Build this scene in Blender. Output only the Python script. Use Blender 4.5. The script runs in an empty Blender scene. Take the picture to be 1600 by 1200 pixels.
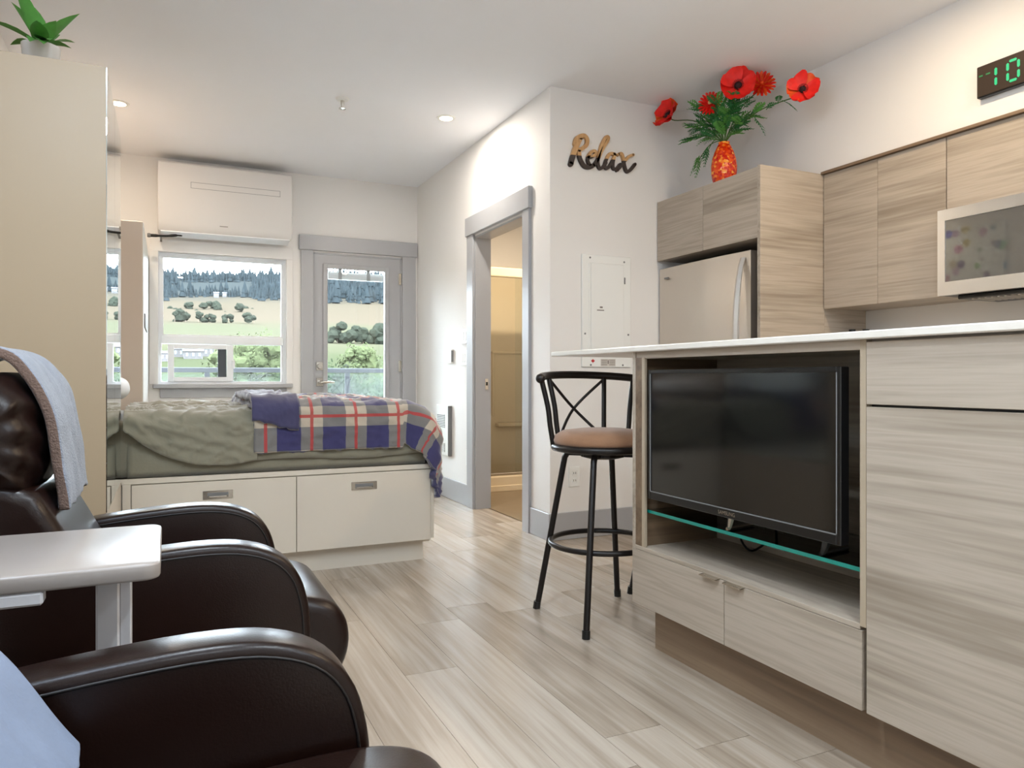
import bpy, bmesh, math, random
from mathutils import Vector, Matrix, noise
C = bpy.context.scene.collection
PI = math.pi
RND = random.Random(7)

# ------------------------------------------------------------------ camera
CAMZ = 0.953
cam_d = bpy.data.cameras.new('camera')
cam = bpy.data.objects.new('camera', cam_d); C.objects.link(cam)
cam.location = (0, 0, CAMZ)
cam.rotation_euler = (PI/2, 0, -math.atan((800-261)/1150))
cam_d.sensor_fit = 'HORIZONTAL'; cam_d.sensor_width = 36
cam_d.lens = 1150/1600*36
cam_d.shift_y = -9/1600
cam_d.clip_start = 0.02; cam_d.clip_end = 3000
bpy.context.scene.camera = cam
# ------------------------------------------------------------------ exposure, sky
vs = bpy.context.scene.view_settings
vs.view_transform = 'Standard'; vs.look = 'None'; vs.gamma = 1.0; vs.use_curve_mapping = False
vs.exposure = 0.95
SKY = 16.0
DOWN = 13.0           # watts of each warm downlight
w = bpy.data.worlds.new('world'); bpy.context.scene.world = w
w.use_nodes = True
bg = w.node_tree.nodes['Background']
bg.inputs[0].default_value = (0.78, 0.885, 1.0, 1); bg.inputs[1].default_value = SKY

# ------------------------------------------------------------------ materials
def lin(c):
    c = c/255
    return c/12.92 if c <= 0.04045 else ((c+0.055)/1.055)**2.4
def rgb(t): return (lin(t[0]), lin(t[1]), lin(t[2]), 1)
MATS = {}
def nodes_of(name):
    m = bpy.data.materials.new(name); m.use_nodes = True
    nt = m.node_tree; b = nt.nodes['Principled BSDF']
    MATS[name] = m
    return m, nt, b
def N(nt, typ, **kw):
    n = nt.nodes.new(typ)
    for k, v in kw.items():
        if k.startswith('i_'): n.inputs[int(k[2:])].default_value = v
        else: setattr(n, k, v)
    return n
def mat(name, col, rough=0.5, metal=0.0, var=0.05, nscale=6, bump=0.0, bscale=60, spec=0.5, coat=0.0, sheen=0.0):
    m, nt, b = nodes_of(name)
    L = nt.links
    tc = N(nt, 'ShaderNodeTexCoord')
    nz = N(nt, 'ShaderNodeTexNoise'); nz.inputs['Scale'].default_value = nscale; nz.inputs['Detail'].default_value = 3
    L.new(tc.outputs['Object'], nz.inputs['Vector'])
    mr = N(nt, 'ShaderNodeMapRange'); mr.inputs[3].default_value = 1-var; mr.inputs[4].default_value = 1+var
    L.new(nz.outputs[0], mr.inputs[0])
    mx = N(nt, 'ShaderNodeMix', data_type='RGBA', blend_type='MULTIPLY'); mx.inputs[0].default_value = 1
    mx.inputs[6].default_value = rgb(col); L.new(mr.outputs[0], mx.inputs[7])
    L.new(mx.outputs[2], b.inputs['Base Color'])
    b.inputs['Roughness'].default_value = rough; b.inputs['Metallic'].default_value = metal
    b.inputs['Specular IOR Level'].default_value = spec
    b.inputs['Coat Weight'].default_value = coat
    b.inputs['Sheen Weight'].default_value = sheen
    if bump:
        n2 = N(nt, 'ShaderNodeTexNoise'); n2.inputs['Scale'].default_value = bscale; n2.inputs['Detail'].default_value = 4
        L.new(tc.outputs['Object'], n2.inputs['Vector'])
        bp = N(nt, 'ShaderNodeBump'); bp.inputs['Strength'].default_value = bump; bp.inputs['Distance'].default_value = 0.01
        L.new(n2.outputs[0], bp.inputs['Height']); L.new(bp.outputs[0], b.inputs['Normal'])
    return m
def wood(name, stops, sc, fine, rough=0.45, rnd=0.0, bump=0.06, dist=0.6, spec=0.5):
    """streaky wood: sc = mapping scale of the broad streaks, fine = of the hair grain"""
    m, nt, b = nodes_of(name); L = nt.links
    tc = N(nt, 'ShaderNodeTexCoord'); oi = N(nt, 'ShaderNodeObjectInfo')
    add = N(nt, 'ShaderNodeVectorMath', operation='MULTIPLY_ADD')
    add.inputs[1].default_value = (1, 1, 1)
    L.new(tc.outputs['Object'], add.inputs[0])
    sc3 = N(nt, 'ShaderNodeVectorMath', operation='SCALE'); sc3.inputs[0].default_value = (3.1, 7.7, 5.3)
    L.new(oi.outputs['Random'], sc3.inputs['Scale']); L.new(sc3.outputs[0], add.inputs[2])
    def nz(scale, det, d):
        mp = N(nt, 'ShaderNodeMapping'); mp.inputs['Scale'].default_value = scale
        L.new(add.outputs[0], mp.inputs[0])
        n = N(nt, 'ShaderNodeTexNoise'); n.inputs['Scale'].default_value = 1; n.inputs['Detail'].default_value = det
        n.inputs['Distortion'].default_value = d
        L.new(mp.outputs[0], n.inputs['Vector']); return n
    a = nz(sc, 3, dist); f = nz(fine, 4, 0.3)
    mm = N(nt, 'ShaderNodeMix', data_type='FLOAT'); mm.inputs[0].default_value = 0.38
    L.new(a.outputs[0], mm.inputs[2]); L.new(f.outputs[0], mm.inputs[3])
    last = mm.outputs[0]
    if rnd:
        ma = N(nt, 'ShaderNodeMath', operation='MULTIPLY_ADD'); ma.inputs[1].default_value = rnd; 
        sb = N(nt, 'ShaderNodeMath', operation='SUBTRACT'); sb.inputs[1].default_value = 0.5
        L.new(oi.outputs['Random'], sb.inputs[0]); L.new(sb.outputs[0], ma.inputs[0]); L.new(last, ma.inputs[2]); last = ma.outputs[0]
    cr = N(nt, 'ShaderNodeValToRGB')
    el = cr.color_ramp.elements
    while len(el) < len(stops): el.new(0.5)
    for e, (p, c) in zip(el, stops): e.position = p; e.color = rgb(c)
    L.new(last, cr.inputs[0]); L.new(cr.outputs[0], b.inputs['Base Color'])
    b.inputs['Roughness'].default_value = rough; b.inputs['Specular IOR Level'].default_value = spec
    if bump:
        bp = N(nt, 'ShaderNodeBump'); bp.inputs['Strength'].default_value = bump; bp.inputs['Distance'].default_value = 0.004
        L.new(f.outputs[0], bp.inputs['Height']); L.new(bp.outputs[0], b.inputs['Normal'])
    return m
def glass(name, tint, f0=0.04, refl=1.0, rough=0.0):
    m, nt, b = nodes_of(name); L = nt.links
    nt.nodes.remove(b)
    out = nt.nodes['Material Output']
    t = N(nt, 'ShaderNodeBsdfTransparent'); t.inputs[0].default_value = (*tint, 1)
    g = N(nt, 'ShaderNodeBsdfGlossy'); g.inputs['Roughness'].default_value = rough
    fr = N(nt, 'ShaderNodeFresnel'); fr.inputs[0].default_value = 1.45
    mu = N(nt, 'ShaderNodeMath', operation='MULTIPLY'); mu.inputs[1].default_value = refl
    mx = N(nt, 'ShaderNodeMixShader')
    L.new(fr.outputs[0], mu.inputs[0]); L.new(mu.outputs[0], mx.inputs[0]); L.new(t.outputs[0], mx.inputs[1]); L.new(g.outputs[0], mx.inputs[2])
    L.new(mx.outputs[0], out.inputs[0])
    return m
def emit(name, col, s):
    m, nt, b = nodes_of(name)
    b.inputs['Base Color'].default_value = rgb(col)
    b.inputs['Emission Color'].default_value = rgb(col); b.inputs['Emission Strength'].default_value = s
    return m

WALL = mat('wall_paint', (232, 229, 225), 0.75, var=0.015, nscale=2, bump=0.02, bscale=180)
CEIL = mat('ceiling_paint', (240, 241, 244), 0.85, var=0.01, bump=0.03, bscale=120)
TRIM = mat('grey_trim_paint', (172, 172, 174), 0.35, var=0.02)
WHITE = mat('white_plastic', (236, 236, 232), 0.4, var=0.01)
VINYL = mat('white_vinyl', (232, 234, 236), 0.35, var=0.01)
BEDW = mat('cream_board', (214, 205, 190), 0.4, var=0.02)
WARD = mat('beige_board', (172, 153, 126), 0.4, var=0.02, nscale=1.5)
GREYP = mat('grey_plastic', (120, 120, 120), 0.5)
LEATH = mat('brown_leather', (25, 11, 7), 0.30, var=0.12, nscale=9, bump=0.05, bscale=350, spec=0.32, coat=0.0)
LEATHD = mat('dark_leather', (14, 8, 7), 0.5, var=0.1)
BLACKM = mat('black_metal', (30, 26, 25), 0.35, var=0.1, metal=0.3)
SUEDE = mat('tan_suede', (150, 110, 80), 0.8, var=0.18, nscale=14, bump=0.15, bscale=200, sheen=0.3)
STEEL = mat('stainless_steel', (226, 223, 218), 0.28, metal=1.0, var=0.03)
STEELD = mat('fridge_steel', (212, 204, 194), 0.36, metal=0.85, var=0.02)
CHROME = mat('brushed_nickel', (200, 195, 186), 0.22, metal=1.0, var=0.02)
DARKP = mat('black_plastic', (16, 16, 17), 0.3, var=0.05)
BLACKG = mat('black_screen', (9, 9, 11), 0.09, var=0.02, spec=0.8)
MWGLASS = mat('oven_window', (124, 123, 119), 0.03, metal=0.6, var=0.02, spec=0.9)
QUARTZ = mat('white_quartz', (232, 226, 216), 0.3, var=0.03, nscale=40)
TABLEW = mat('whitewashed_top', (152, 144, 138), 0.3, var=0.08, nscale=12, coat=0.2)
METW = mat('white_steel', (206, 205, 208), 0.4, var=0.02)
SHEET = mat('olive_sheet', (134, 130, 112), 0.8, var=0.05, bump=0.1, bscale=90, sheen=0.7)
NAVY = mat('navy_cotton', (56, 54, 92), 0.75, var=0.1, bump=0.12, bscale=60, sheen=0.7)
PILLOW = mat('white_cotton', (225, 225, 225), 0.85, bump=0.1, bscale=40)
FLEECE = mat('grey_fleece', (132, 138, 150), 0.95, var=0.25, nscale=60, bump=0.5, bscale=260, sheen=0.4)
FLEECEU = mat('fleece_hem', (112, 92, 82), 0.95, var=0.25, nscale=60, bump=0.5, bscale=260)
TAN = [(0.30, (136, 122, 107)), (0.42, (163, 150, 134)), (0.52, (184, 171, 155)), (0.60, (170, 156, 140)), (0.74, (202, 190, 174))]
WOODY = wood('laminate_grain_along_depth', TAN, (5.5, 0.45, 5.5), (60, 2.2, 60))
WOODX = wood('laminate_grain_across', TAN, (0.45, 5.5, 5.5), (2.2, 60, 60))
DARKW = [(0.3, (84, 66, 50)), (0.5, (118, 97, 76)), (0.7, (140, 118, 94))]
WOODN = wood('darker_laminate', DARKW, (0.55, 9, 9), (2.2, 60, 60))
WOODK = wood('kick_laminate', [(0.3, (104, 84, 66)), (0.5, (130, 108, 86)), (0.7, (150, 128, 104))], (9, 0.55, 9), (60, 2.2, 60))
EDGE = mat('edge_band', (176, 160, 138), 0.5, var=0.04)
PLANK = wood('oak_plank', [(0.22, (137, 122, 106)), (0.42, (167, 153, 137)), (0.55, (184, 171, 156)), (0.8, (202, 191, 178))], (7, 0.7, 7), (70, 2.4, 70), rough=0.27, rnd=0.2, bump=0.10, dist=1.6, spec=0.8)
FLOORB = mat('floor_joint', (96, 84, 70), 0.8)
TILE = mat('tan_vinyl', (140, 122, 98), 0.5, var=0.12, nscale=7)
ACRYL = mat('cream_acrylic', (232, 214, 182), 0.18, var=0.01)
SIGNW = wood('pine', [(0.3, (176, 132, 84)), (0.55, (206, 162, 112)), (0.8, (222, 184, 138))], (14, 9, 3), (60, 60, 6))
SIGND = mat('charcoal_stain', (62, 52, 48), 0.6, var=0.15, nscale=40)
POPPY = mat('red_silk', (236, 26, 12), 0.55, var=0.25, nscale=30)
POPPYO = mat('orange_silk', (238, 84, 14), 0.55, var=0.25, nscale=30)
DARKC = mat('dark_flower_heart', (44, 8, 14), 0.7, bump=0.4, bscale=300)
BUD = mat('pale_bud', (214, 190, 130), 0.6)
GREEN = mat('green_silk', (34, 112, 50), 0.55, var=0.3, nscale=25)
GREENL = mat('light_green_silk', (84, 150, 62), 0.55, var=0.3, nscale=25)
STEMM = mat('stem_green', (70, 104, 40), 0.6, var=0.1)
MIRROR = mat('mirror', (225, 235, 235), 0.01, metal=1.0, var=0.0)
LED = emit('green_led', (26, 150, 100), .55)
LENS = emit('lamp_lens', (255, 226, 180), 14)
PANE = glass('window_glass', (0.97, 0.985, 0.98))
RAILG = glass('frosted_rail_glass', (0.80, 0.86, 0.86), refl=.8, rough=0.2)
SHELFG = glass('shelf_glass', (0.86, 0.94, 0.92), refl=1.4)
GEDGE = mat('green_glass_edge', (24, 140, 126), 0.15, var=0.1, spec=0.8)
RAILM = mat('grey_aluminium', (24, 27, 31), 0.5, metal=0.2)
DECK = mat('deck_concrete', (228, 228, 226), 0.8)
RED = mat('red_print', (190, 40, 50), 0.6)
INK = mat('grey_print', (120, 112, 106), 0.7)
CLAY = mat('pot_white', (210, 206, 200), 0.5)

def vase_material():
    m, nt, b = nodes_of('mosaic_orange_glass'); L = nt.links
    tc = N(nt, 'ShaderNodeTexCoord')
    v = N(nt, 'ShaderNodeTexVoronoi'); v.inputs['Scale'].default_value = 75
    L.new(tc.outputs['Object'], v.inputs['Vector'])
    cr = N(nt, 'ShaderNodeValToRGB'); el = cr.color_ramp.elements
    el.new(0.5); el.new(0.8)
    for e, (p, c) in zip(el, [(0.0, (190, 22, 6)), (0.4, (224, 52, 6)), (0.75, (240, 96, 14)), (1.0, (250, 176, 60))]): e.position = p; e.color = rgb(c)
    sp = N(nt, 'ShaderNodeSeparateColor'); L.new(v.outputs['Color'], sp.inputs[0])
    L.new(sp.outputs[0], cr.inputs[0]); L.new(cr.outputs[0], b.inputs['Base Color'])
    bp = N(nt, 'ShaderNodeBump'); bp.inputs['Strength'].default_value = 0.5; bp.inputs['Distance'].default_value = 0.004
    L.new(v.outputs['Distance'], bp.inputs['Height']); L.new(bp.outputs[0], b.inputs['Normal'])
    b.inputs['Roughness'].default_value = 0.12
    return m
VASE = vase_material()

def plaid_material():
    m, nt, b = nodes_of('plaid_cotton'); L = nt.links
    uv = N(nt, 'ShaderNodeUVMap'); uv.uv_map = 'UVMap'
    sp = N(nt, 'ShaderNodeSeparateXYZ'); L.new(uv.outputs[0], sp.inputs[0])
    P = 0.215
    def mth(op, a, bb=None):
        n = N(nt, 'ShaderNodeMath', operation=op)
        for i, x in enumerate((a, bb)):
            if x is None: continue
            if isinstance(x, (int, float)): n.inputs[i].default_value = x
            else: L.new(x, n.inputs[i])
        return n.outputs[0]
    def band(s):
        fr = mth('FRACT', mth('DIVIDE', s, P))
        light = mth('LESS_THAN', fr, 0.48)
        red = mth('LESS_THAN', mth('ABSOLUTE', mth('SUBTRACT', fr, 0.24)), 0.035)
        return light, red
    lx, rx = band(sp.outputs[0]); ly, ry = band(sp.outputs[1])
    s = mth('ADD', lx, ly)
    cr = N(nt, 'ShaderNodeValToRGB'); cr.color_ramp.interpolation = 'CONSTANT'; el = cr.color_ramp.elements; el.new(0.6)
    for e, (p, c) in zip(el, [(0.0, (50, 48, 96)), (0.33, (118, 116, 114)), (0.75, (186, 174, 156))]): e.position = p; e.color = rgb(c)
    L.new(mth('DIVIDE', s, 2.0), cr.inputs[0])
    r = mth('MULTIPLY', mth('MAXIMUM', rx, ry), 0.85)
    mx = N(nt, 'ShaderNodeMix', data_type='RGBA'); mx.inputs[7].default_value = rgb((176, 44, 44))
    L.new(r, mx.inputs[0]); L.new(cr.outputs[0], mx.inputs[6]); L.new(mx.outputs[2], b.inputs['Base Color'])
    b.inputs['Roughness'].default_value = 0.8; b.inputs['Sheen Weight'].default_value = 0.6
    tc = N(nt, 'ShaderNodeTexCoord'); n2 = N(nt, 'ShaderNodeTexNoise'); n2.inputs['Scale'].default_value = 35
    L.new(tc.outputs['Object'], n2.inputs['Vector'])
    bp = N(nt, 'ShaderNodeBump'); bp.inputs['Strength'].default_value = 0.15; bp.inputs['Distance'].default_value = 0.01
    L.new(n2.outputs[0], bp.inputs['Height']); L.new(bp.outputs[0], b.inputs['Normal'])
    return m
PLAID = plaid_material()

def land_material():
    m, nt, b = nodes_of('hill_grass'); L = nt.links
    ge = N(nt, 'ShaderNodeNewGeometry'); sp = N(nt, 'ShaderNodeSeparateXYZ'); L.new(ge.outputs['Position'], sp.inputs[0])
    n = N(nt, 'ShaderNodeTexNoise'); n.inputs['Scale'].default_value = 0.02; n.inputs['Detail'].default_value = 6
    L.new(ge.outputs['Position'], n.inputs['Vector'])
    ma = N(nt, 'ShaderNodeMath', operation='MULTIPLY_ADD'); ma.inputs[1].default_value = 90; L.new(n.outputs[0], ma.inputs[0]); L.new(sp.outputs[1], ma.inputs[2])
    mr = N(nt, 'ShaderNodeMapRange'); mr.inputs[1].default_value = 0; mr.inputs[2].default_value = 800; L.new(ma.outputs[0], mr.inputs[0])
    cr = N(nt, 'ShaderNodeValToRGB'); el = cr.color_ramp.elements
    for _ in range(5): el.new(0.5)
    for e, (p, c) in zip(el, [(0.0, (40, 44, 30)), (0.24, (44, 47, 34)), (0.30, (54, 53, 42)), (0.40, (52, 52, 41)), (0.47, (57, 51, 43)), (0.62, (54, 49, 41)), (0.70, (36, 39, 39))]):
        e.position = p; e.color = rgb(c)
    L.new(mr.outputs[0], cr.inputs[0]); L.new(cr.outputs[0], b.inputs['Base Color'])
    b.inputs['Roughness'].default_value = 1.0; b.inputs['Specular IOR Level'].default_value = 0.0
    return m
LAND = land_material()  # land, leaf and house colours set darker than real to suit the indoor exposure
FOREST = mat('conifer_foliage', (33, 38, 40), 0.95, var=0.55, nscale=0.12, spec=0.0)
LEAFD = mat('dark_leaves', (34, 37, 31), 0.9, var=0.3, nscale=0.8, spec=0.0)
LEAFM = mat('mid_leaves', (38, 45, 32), 0.9, var=0.3, nscale=0.8, spec=0.0)
LEAFB = mat('bright_leaves', (56, 61, 42), 0.9, var=0.3, nscale=0.8, spec=0.0)
BARK = mat('bark', (96, 82, 70), 0.9)
HOUSEW = mat('house_wall', (58, 55, 54), 0.8)
HOUSER = mat('house_roof', (42, 40, 42), 0.8)
HOUSEG = mat('house_window', (70, 78, 88), 0.2)

def floral_material():
    m, nt, b = nodes_of('floral_print'); L = nt.links
    tc = N(nt, 'ShaderNodeTexCoord')
    mp = N(nt, 'ShaderNodeMapping'); mp.inputs['Scale'].default_value = (0.01, 1, 1); L.new(tc.outputs['Object'], mp.inputs[0])
    v = N(nt, 'ShaderNodeTexVoronoi'); v.inputs['Scale'].default_value = 8; L.new(mp.outputs[0], v.inputs['Vector'])
    th = N(nt, 'ShaderNodeMath', operation='LESS_THAN'); th.inputs[1].default_value = 0.36; L.new(v.outputs['Distance'], th.inputs[0])
    hs = N(nt, 'ShaderNodeHueSaturation'); hs.inputs['Saturation'].default_value = 0.9; hs.inputs['Value'].default_value = 0.6
    L.new(v.outputs['Color'], hs.inputs['Color'])
    mx = N(nt, 'ShaderNodeMix', data_type='RGBA'); mx.inputs[6].default_value = rgb((226, 230, 228))
    L.new(th.outputs[0], mx.inputs[0]); L.new(hs.outputs[0], mx.inputs[7]); L.new(mx.outputs[2], b.inputs['Base Color'])
    b.inputs['Roughness'].default_value = 0.7
    return m
FLORAL = floral_material()

# ------------------------------------------------------------------ mesh helpers
def BM(): return bmesh.new()
def box(bm, x0, x1, y0, y1, z0, z1, b=0.0, seg=1):
    t = bmesh.new()
    r = bmesh.ops.create_cube(t, size=1)
    for v in r['verts']:
        v.co = Vector(((x0+x1)/2+v.co.x*(x1-x0), (y0+y1)/2+v.co.y*(y1-y0), (z0+z1)/2+v.co.z*(z1-z0)))
    if b: bmesh.ops.bevel(t, geom=list(t.edges), offset=b, segments=seg, profile=0.5, affect='EDGES')
    merge(bm, t); return bm
def merge(bm, t, mtx=None):
    me = bpy.data.meshes.new('tmp'); t.to_mesh(me); t.free()
    if mtx: me.transform(mtx)
    bm.from_mesh(me); bpy.data.meshes.remove(me)
def bx(*a, **k): return box(BM(), *a, **k)
def rings(bm, rs, cap=True, close=False):
    vs = [[bm.verts.new(p) for p in r] for r in rs]
    n = len(rs[0]); m = len(vs)
    for i in range(m if close else m-1):
        a, b = vs[i], vs[(i+1) % m]
        for j in range(n):
            k = (j+1) % n
            try: bm.faces.new((a[j], a[k], b[k], b[j]))
            except ValueError: pass
    if cap and not close:
        bm.faces.new(list(reversed(vs[0]))); bm.faces.new(vs[-1])
    return bm
def tube(bm, pts, r, n=10, close=False, cap=True):
    pts = [Vector(p) for p in pts]; m = len(pts)
    rs = []; prev = None
    for i, p in enumerate(pts):
        if close: d = pts[(i+1) % m]-pts[i-1]
        else: d = pts[min(i+1, m-1)]-pts[max(i-1, 0)]
        d.normalize()
        if prev is None:
            a = d.orthogonal().normalized()
        else:
            a = prev-d*prev.dot(d)
            a = a.normalized() if a.length > 1e-6 else d.orthogonal().normalized()
        prev = a; b = d.cross(a)
        rr = r[i] if isinstance(r, (list, tuple)) else r
        rs.append([p+a*rr*math.cos(2*PI*k/n)+b*rr*math.sin(2*PI*k/n) for k in range(n)])
    return rings(bm, rs, cap, close)
def lathe(bm, prof, c=(0, 0, 0), n=24, cap=True, axis='Z'):
    rs = []
    for r, z in prof:
        q = []
        for k in range(n):
            a = 2*PI*k/n; x, y = r*math.cos(a), r*math.sin(a)
            q.append(Vector(c)+(Vector((x, y, z)) if axis == 'Z' else Vector((z, x, y)) if axis == 'X' else Vector((y, z, x))))
        rs.append(q)
    return rings(bm, rs, cap)
def prism(bm, poly, lo, hi, axis='Y', b=0.0, seg=2):
    """poly of 2D points extruded along an axis: axis Y -> (x,z), X -> (y,z), Z -> (x,y)"""
    t = bmesh.new()
    def P(p, h):
        return (p[0], h, p[1]) if axis == 'Y' else (h, p[0], p[1]) if axis == 'X' else (p[0], p[1], h)
    rings(t, [[P(p, lo) for p in poly], [P(p, hi) for p in poly]])
    bmesh.ops.recalc_face_normals(t, faces=list(t.faces))
    if b:
        es = [e for e in t.edges if abs((e.verts[0].co-e.verts[1].co)['XYZ'.index(axis)]) < 1e-6]
        bmesh.ops.bevel(t, geom=es, offset=b, segments=seg, profile=0.5, affect='EDGES')
    merge(bm, t); return bm
def arc(cx, cz, r, a0, a1, n):
    return [(cx+r*math.cos(math.radians(a0+(a1-a0)*i/n)), cz+r*math.sin(math.radians(a0+(a1-a0)*i/n))) for i in range(n+1)]
def smoothline(pts, n=6):
    """Catmull-Rom through points"""
    P = [Vector(p) for p in pts]; out = []
    for i in range(len(P)-1):
        p0 = P[max(i-1, 0)]; p1 = P[i]; p2 = P[i+1]; p3 = P[min(i+2, len(P)-1)]
        for k in range(n):
            t = k/n
            out.append(0.5*((2*p1)+(p2-p0)*t+(2*p0-5*p1+4*p2-p3)*t*t+(3*p1-p0-3*p2+p3)*t**3))
    out.append(P[-1]); return out
def wmat(o):
    m = Matrix.Identity(4)
    while o is not None: m = o.matrix_basis @ m; o = o.parent
    return m
def mesh_obj(name, bm, m, parent=None, smooth=False, loc=None, ang=40):
    """one linked mesh object; the geometry is given in world coordinates"""
    bmesh.ops.recalc_face_normals(bm, faces=list(bm.faces))
    me = bpy.data.meshes.new(name); bm.to_mesh(me); bm.free()
    o = bpy.data.objects.new(name, me); C.objects.link(o)
    if parent is not None:
        o.parent = parent; me.transform(wmat(parent).inverted())
    elif loc is not None:
        o.location = loc; me.transform(Matrix.Translation(-Vector(loc)))
    for x in (m if isinstance(m, (list, tuple)) else [m]): me.materials.append(x)
    if smooth:
        for p in me.polygons: p.use_smooth = True
        try: me.set_sharp_from_angle(angle=math.radians(ang))
        except Exception: pass
    return o
def tag(o, label, cat, group=None, kind=None):
    o['label'] = label; o['category'] = cat
    if group: o['group'] = group
    if kind: o['kind'] = kind
    return o
def thing(name, label, cat, loc=(0, 0, 0), rz=0, group=None):
    o = bpy.data.objects.new(name, None); C.objects.link(o)
    o.empty_display_size = 0.05
    o.location = loc; o.rotation_euler = (0, 0, rz)
    return tag(o, label, cat, group)
def solo(name, bm, m, label, cat, loc=None, group=None, smooth=False):
    if loc is None:
        co = [v.co for v in bm.verts]
        loc = (sum(c.x for c in co)/len(co), sum(c.y for c in co)/len(co), min(c.z for c in co))
    return tag(mesh_obj(name, bm, m, None, smooth, loc), label, cat, group)
def struct(name, bm, m, parent=None):
    o = mesh_obj(name, bm, m, parent)
    if parent is None: o['kind'] = 'structure'
    return o
def copy_tree(o, parent=None):
    c = o.copy(); C.objects.link(c); c.parent = parent
    for ch in list(o.children): copy_tree(ch, c)
    return c
def text_bm(body, size, depth, mtx):
    cu = bpy.data.curves.new('t', 'FONT'); cu.body = body; cu.size = size; cu.extrude = depth; cu.align_x = 'CENTER'; cu.align_y = 'CENTER'
    o = bpy.data.objects.new('t', cu); C.objects.link(o)
    me = bpy.data.meshes.new_from_object(o)
    bpy.data.objects.remove(o); me.transform(mtx)
    bm = BM(); bm.from_mesh(me); bpy.data.meshes.remove(me)
    return bm
FACE_MX = Matrix(((0, 0, -1, 0), (-1, 0, 0, 0), (0, 1, 0, 0), (0, 0, 0, 1)))   # text read from -X side (reads toward -Y)
FACE_MY = Matrix(((1, 0, 0, 0), (0, 0, -1, 0), (0, 1, 0, 0), (0, 0, 0, 1)))    # text read from the -Y side
def at(loc, m): return Matrix.Translation(loc) @ m

# ================================================================== STRUCTURE
HC = 2.665; XL = -0.75; XB = 2.032; YK = 3.81; YB = 6.336; XR = 3.57; XU = 3.25; YF = -1.8
# floor with its planks
fl = struct('floor', bx(XL-.1, XR+.1, YF-.1, YB+.14, -0.06, -0.006), FLOORB)
PW = 0.18
plank_meshes = {}
def plank(x0, x1, y0, y1):
    key = (round(x1-x0, 3), round(y1-y0, 2))
    if key not in plank_meshes:
        b = bx(-(x1-x0)/2, (x1-x0)/2, -(y1-y0)/2, (y1-y0)/2, -0.008, 0.0)
        me = bpy.data.meshes.new('plank'); b.to_mesh(me); b.free(); me.materials.append(PLANK); plank_meshes[key] = me
    o = bpy.data.objects.new('plank', plank_meshes[key]); C.objects.link(o); o.parent = fl
    o.location = ((x0+x1)/2, (y0+y1)/2, 0)
nx = math.ceil((XR-XL)/PW)
LP = 1.22
for i in range(nx):
    x0 = XL+i*PW; x1 = min(x0+PW, XR)
    ytop = YB if x1 <= XB+.11 else YK+.02
    y = YF-RND.choice((0.2, 0.5, 0.8, 1.1, 0.35, .65))
    while y < ytop:
        a, b2 = max(y, YF), min(y+LP, ytop)
        if b2-a > 0.03: plank(x0+.0006, x1-.0006, a+.0008, b2-.0008)
        y += LP
mesh_obj('vinyl_sheet', bx(XB+.11, XR, YK+.12, YB, -0.006, 0.001), TILE, fl)
# ceiling
struct('ceiling', bx(XL-.1, XR+.1, YF-.1, YB+.14, HC, HC+.1), CEIL)
# walls
b = BM()
WX0, WX1, WZ0, WZ1 = -0.062, 0.90, 0.905, 1.94
DX0, DX1, DZ1 = 1.115, 1.889, 2.017
YO = YB+.14
box(b, XL-.1, WX0, YB, YO, 0, HC); box(b, WX0, WX1, YB, YO, 0, WZ0); box(b, WX0, WX1, YB, YO, WZ1, HC)
box(b, WX1, DX0, YB, YO, 0, HC); box(b, DX0, DX1, YB, YO, DZ1, HC); box(b, DX1, XR+.1, YB, YO, 0, HC)
struct('wall_back', b, WALL)
OY0, OY1, OZ = 4.145, 4.972, 1.985
b = BM()
box(b, XB, XB+.12, YK, OY0, 0, HC); box(b, XB, XB+.12, OY0, OY1, OZ, HC); box(b, XB, XB+.12, OY1, YB, 0, HC)
struct('wall_middle', b, WALL)
struct('wall_kitchen', bx(XB+.12, XR+.1, YK, YK+.12, 0, HC), WALL)
struct('wall_left', bx(XL-.1, XL, YF-.1, YB, 0, HC), WALL)
struct('wall_right', bx(XR, XR+.1, YF-.1, YK, 0, HC), WALL)
struct('wall_bathroom', bx(XR-.02, XR+.1, YK+.12, YB, 0, HC), WALL)
struct('wall_front', bx(XL, XR, YF-.1, YF, 0, HC), WALL)
struct('wall_upper', bx(XU, XR, YF, YK, 2.068, HC), WALL)
struct('ceiling_bathroom', bx(XB+.12, XR-.02, YK+.12, YB, 2.42, 2.46), CEIL)
# baseboards
BBH = 0.16
struct('baseboard_middle', bx(XB-.014, XB, YK-.014, OY0-.09, 0, BBH, b=.003), TRIM)
struct('baseboard_hall', bx(XB-.014, XB, OY1+.113, YB, 0, BBH, b=.003), TRIM)
struct('baseboard_kitchen', bx(XB, 2.76, YK-.014, YK, 0, BBH, b=.003), TRIM)
struct('baseboard_back', bx(XL, DX0-.1, YB-.014, YB, 0, BBH, b=.003), TRIM)
struct('baseboard_left', bx(XL, XL+.014, YF, 2.8, 0, BBH, b=.003), TRIM)
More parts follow.
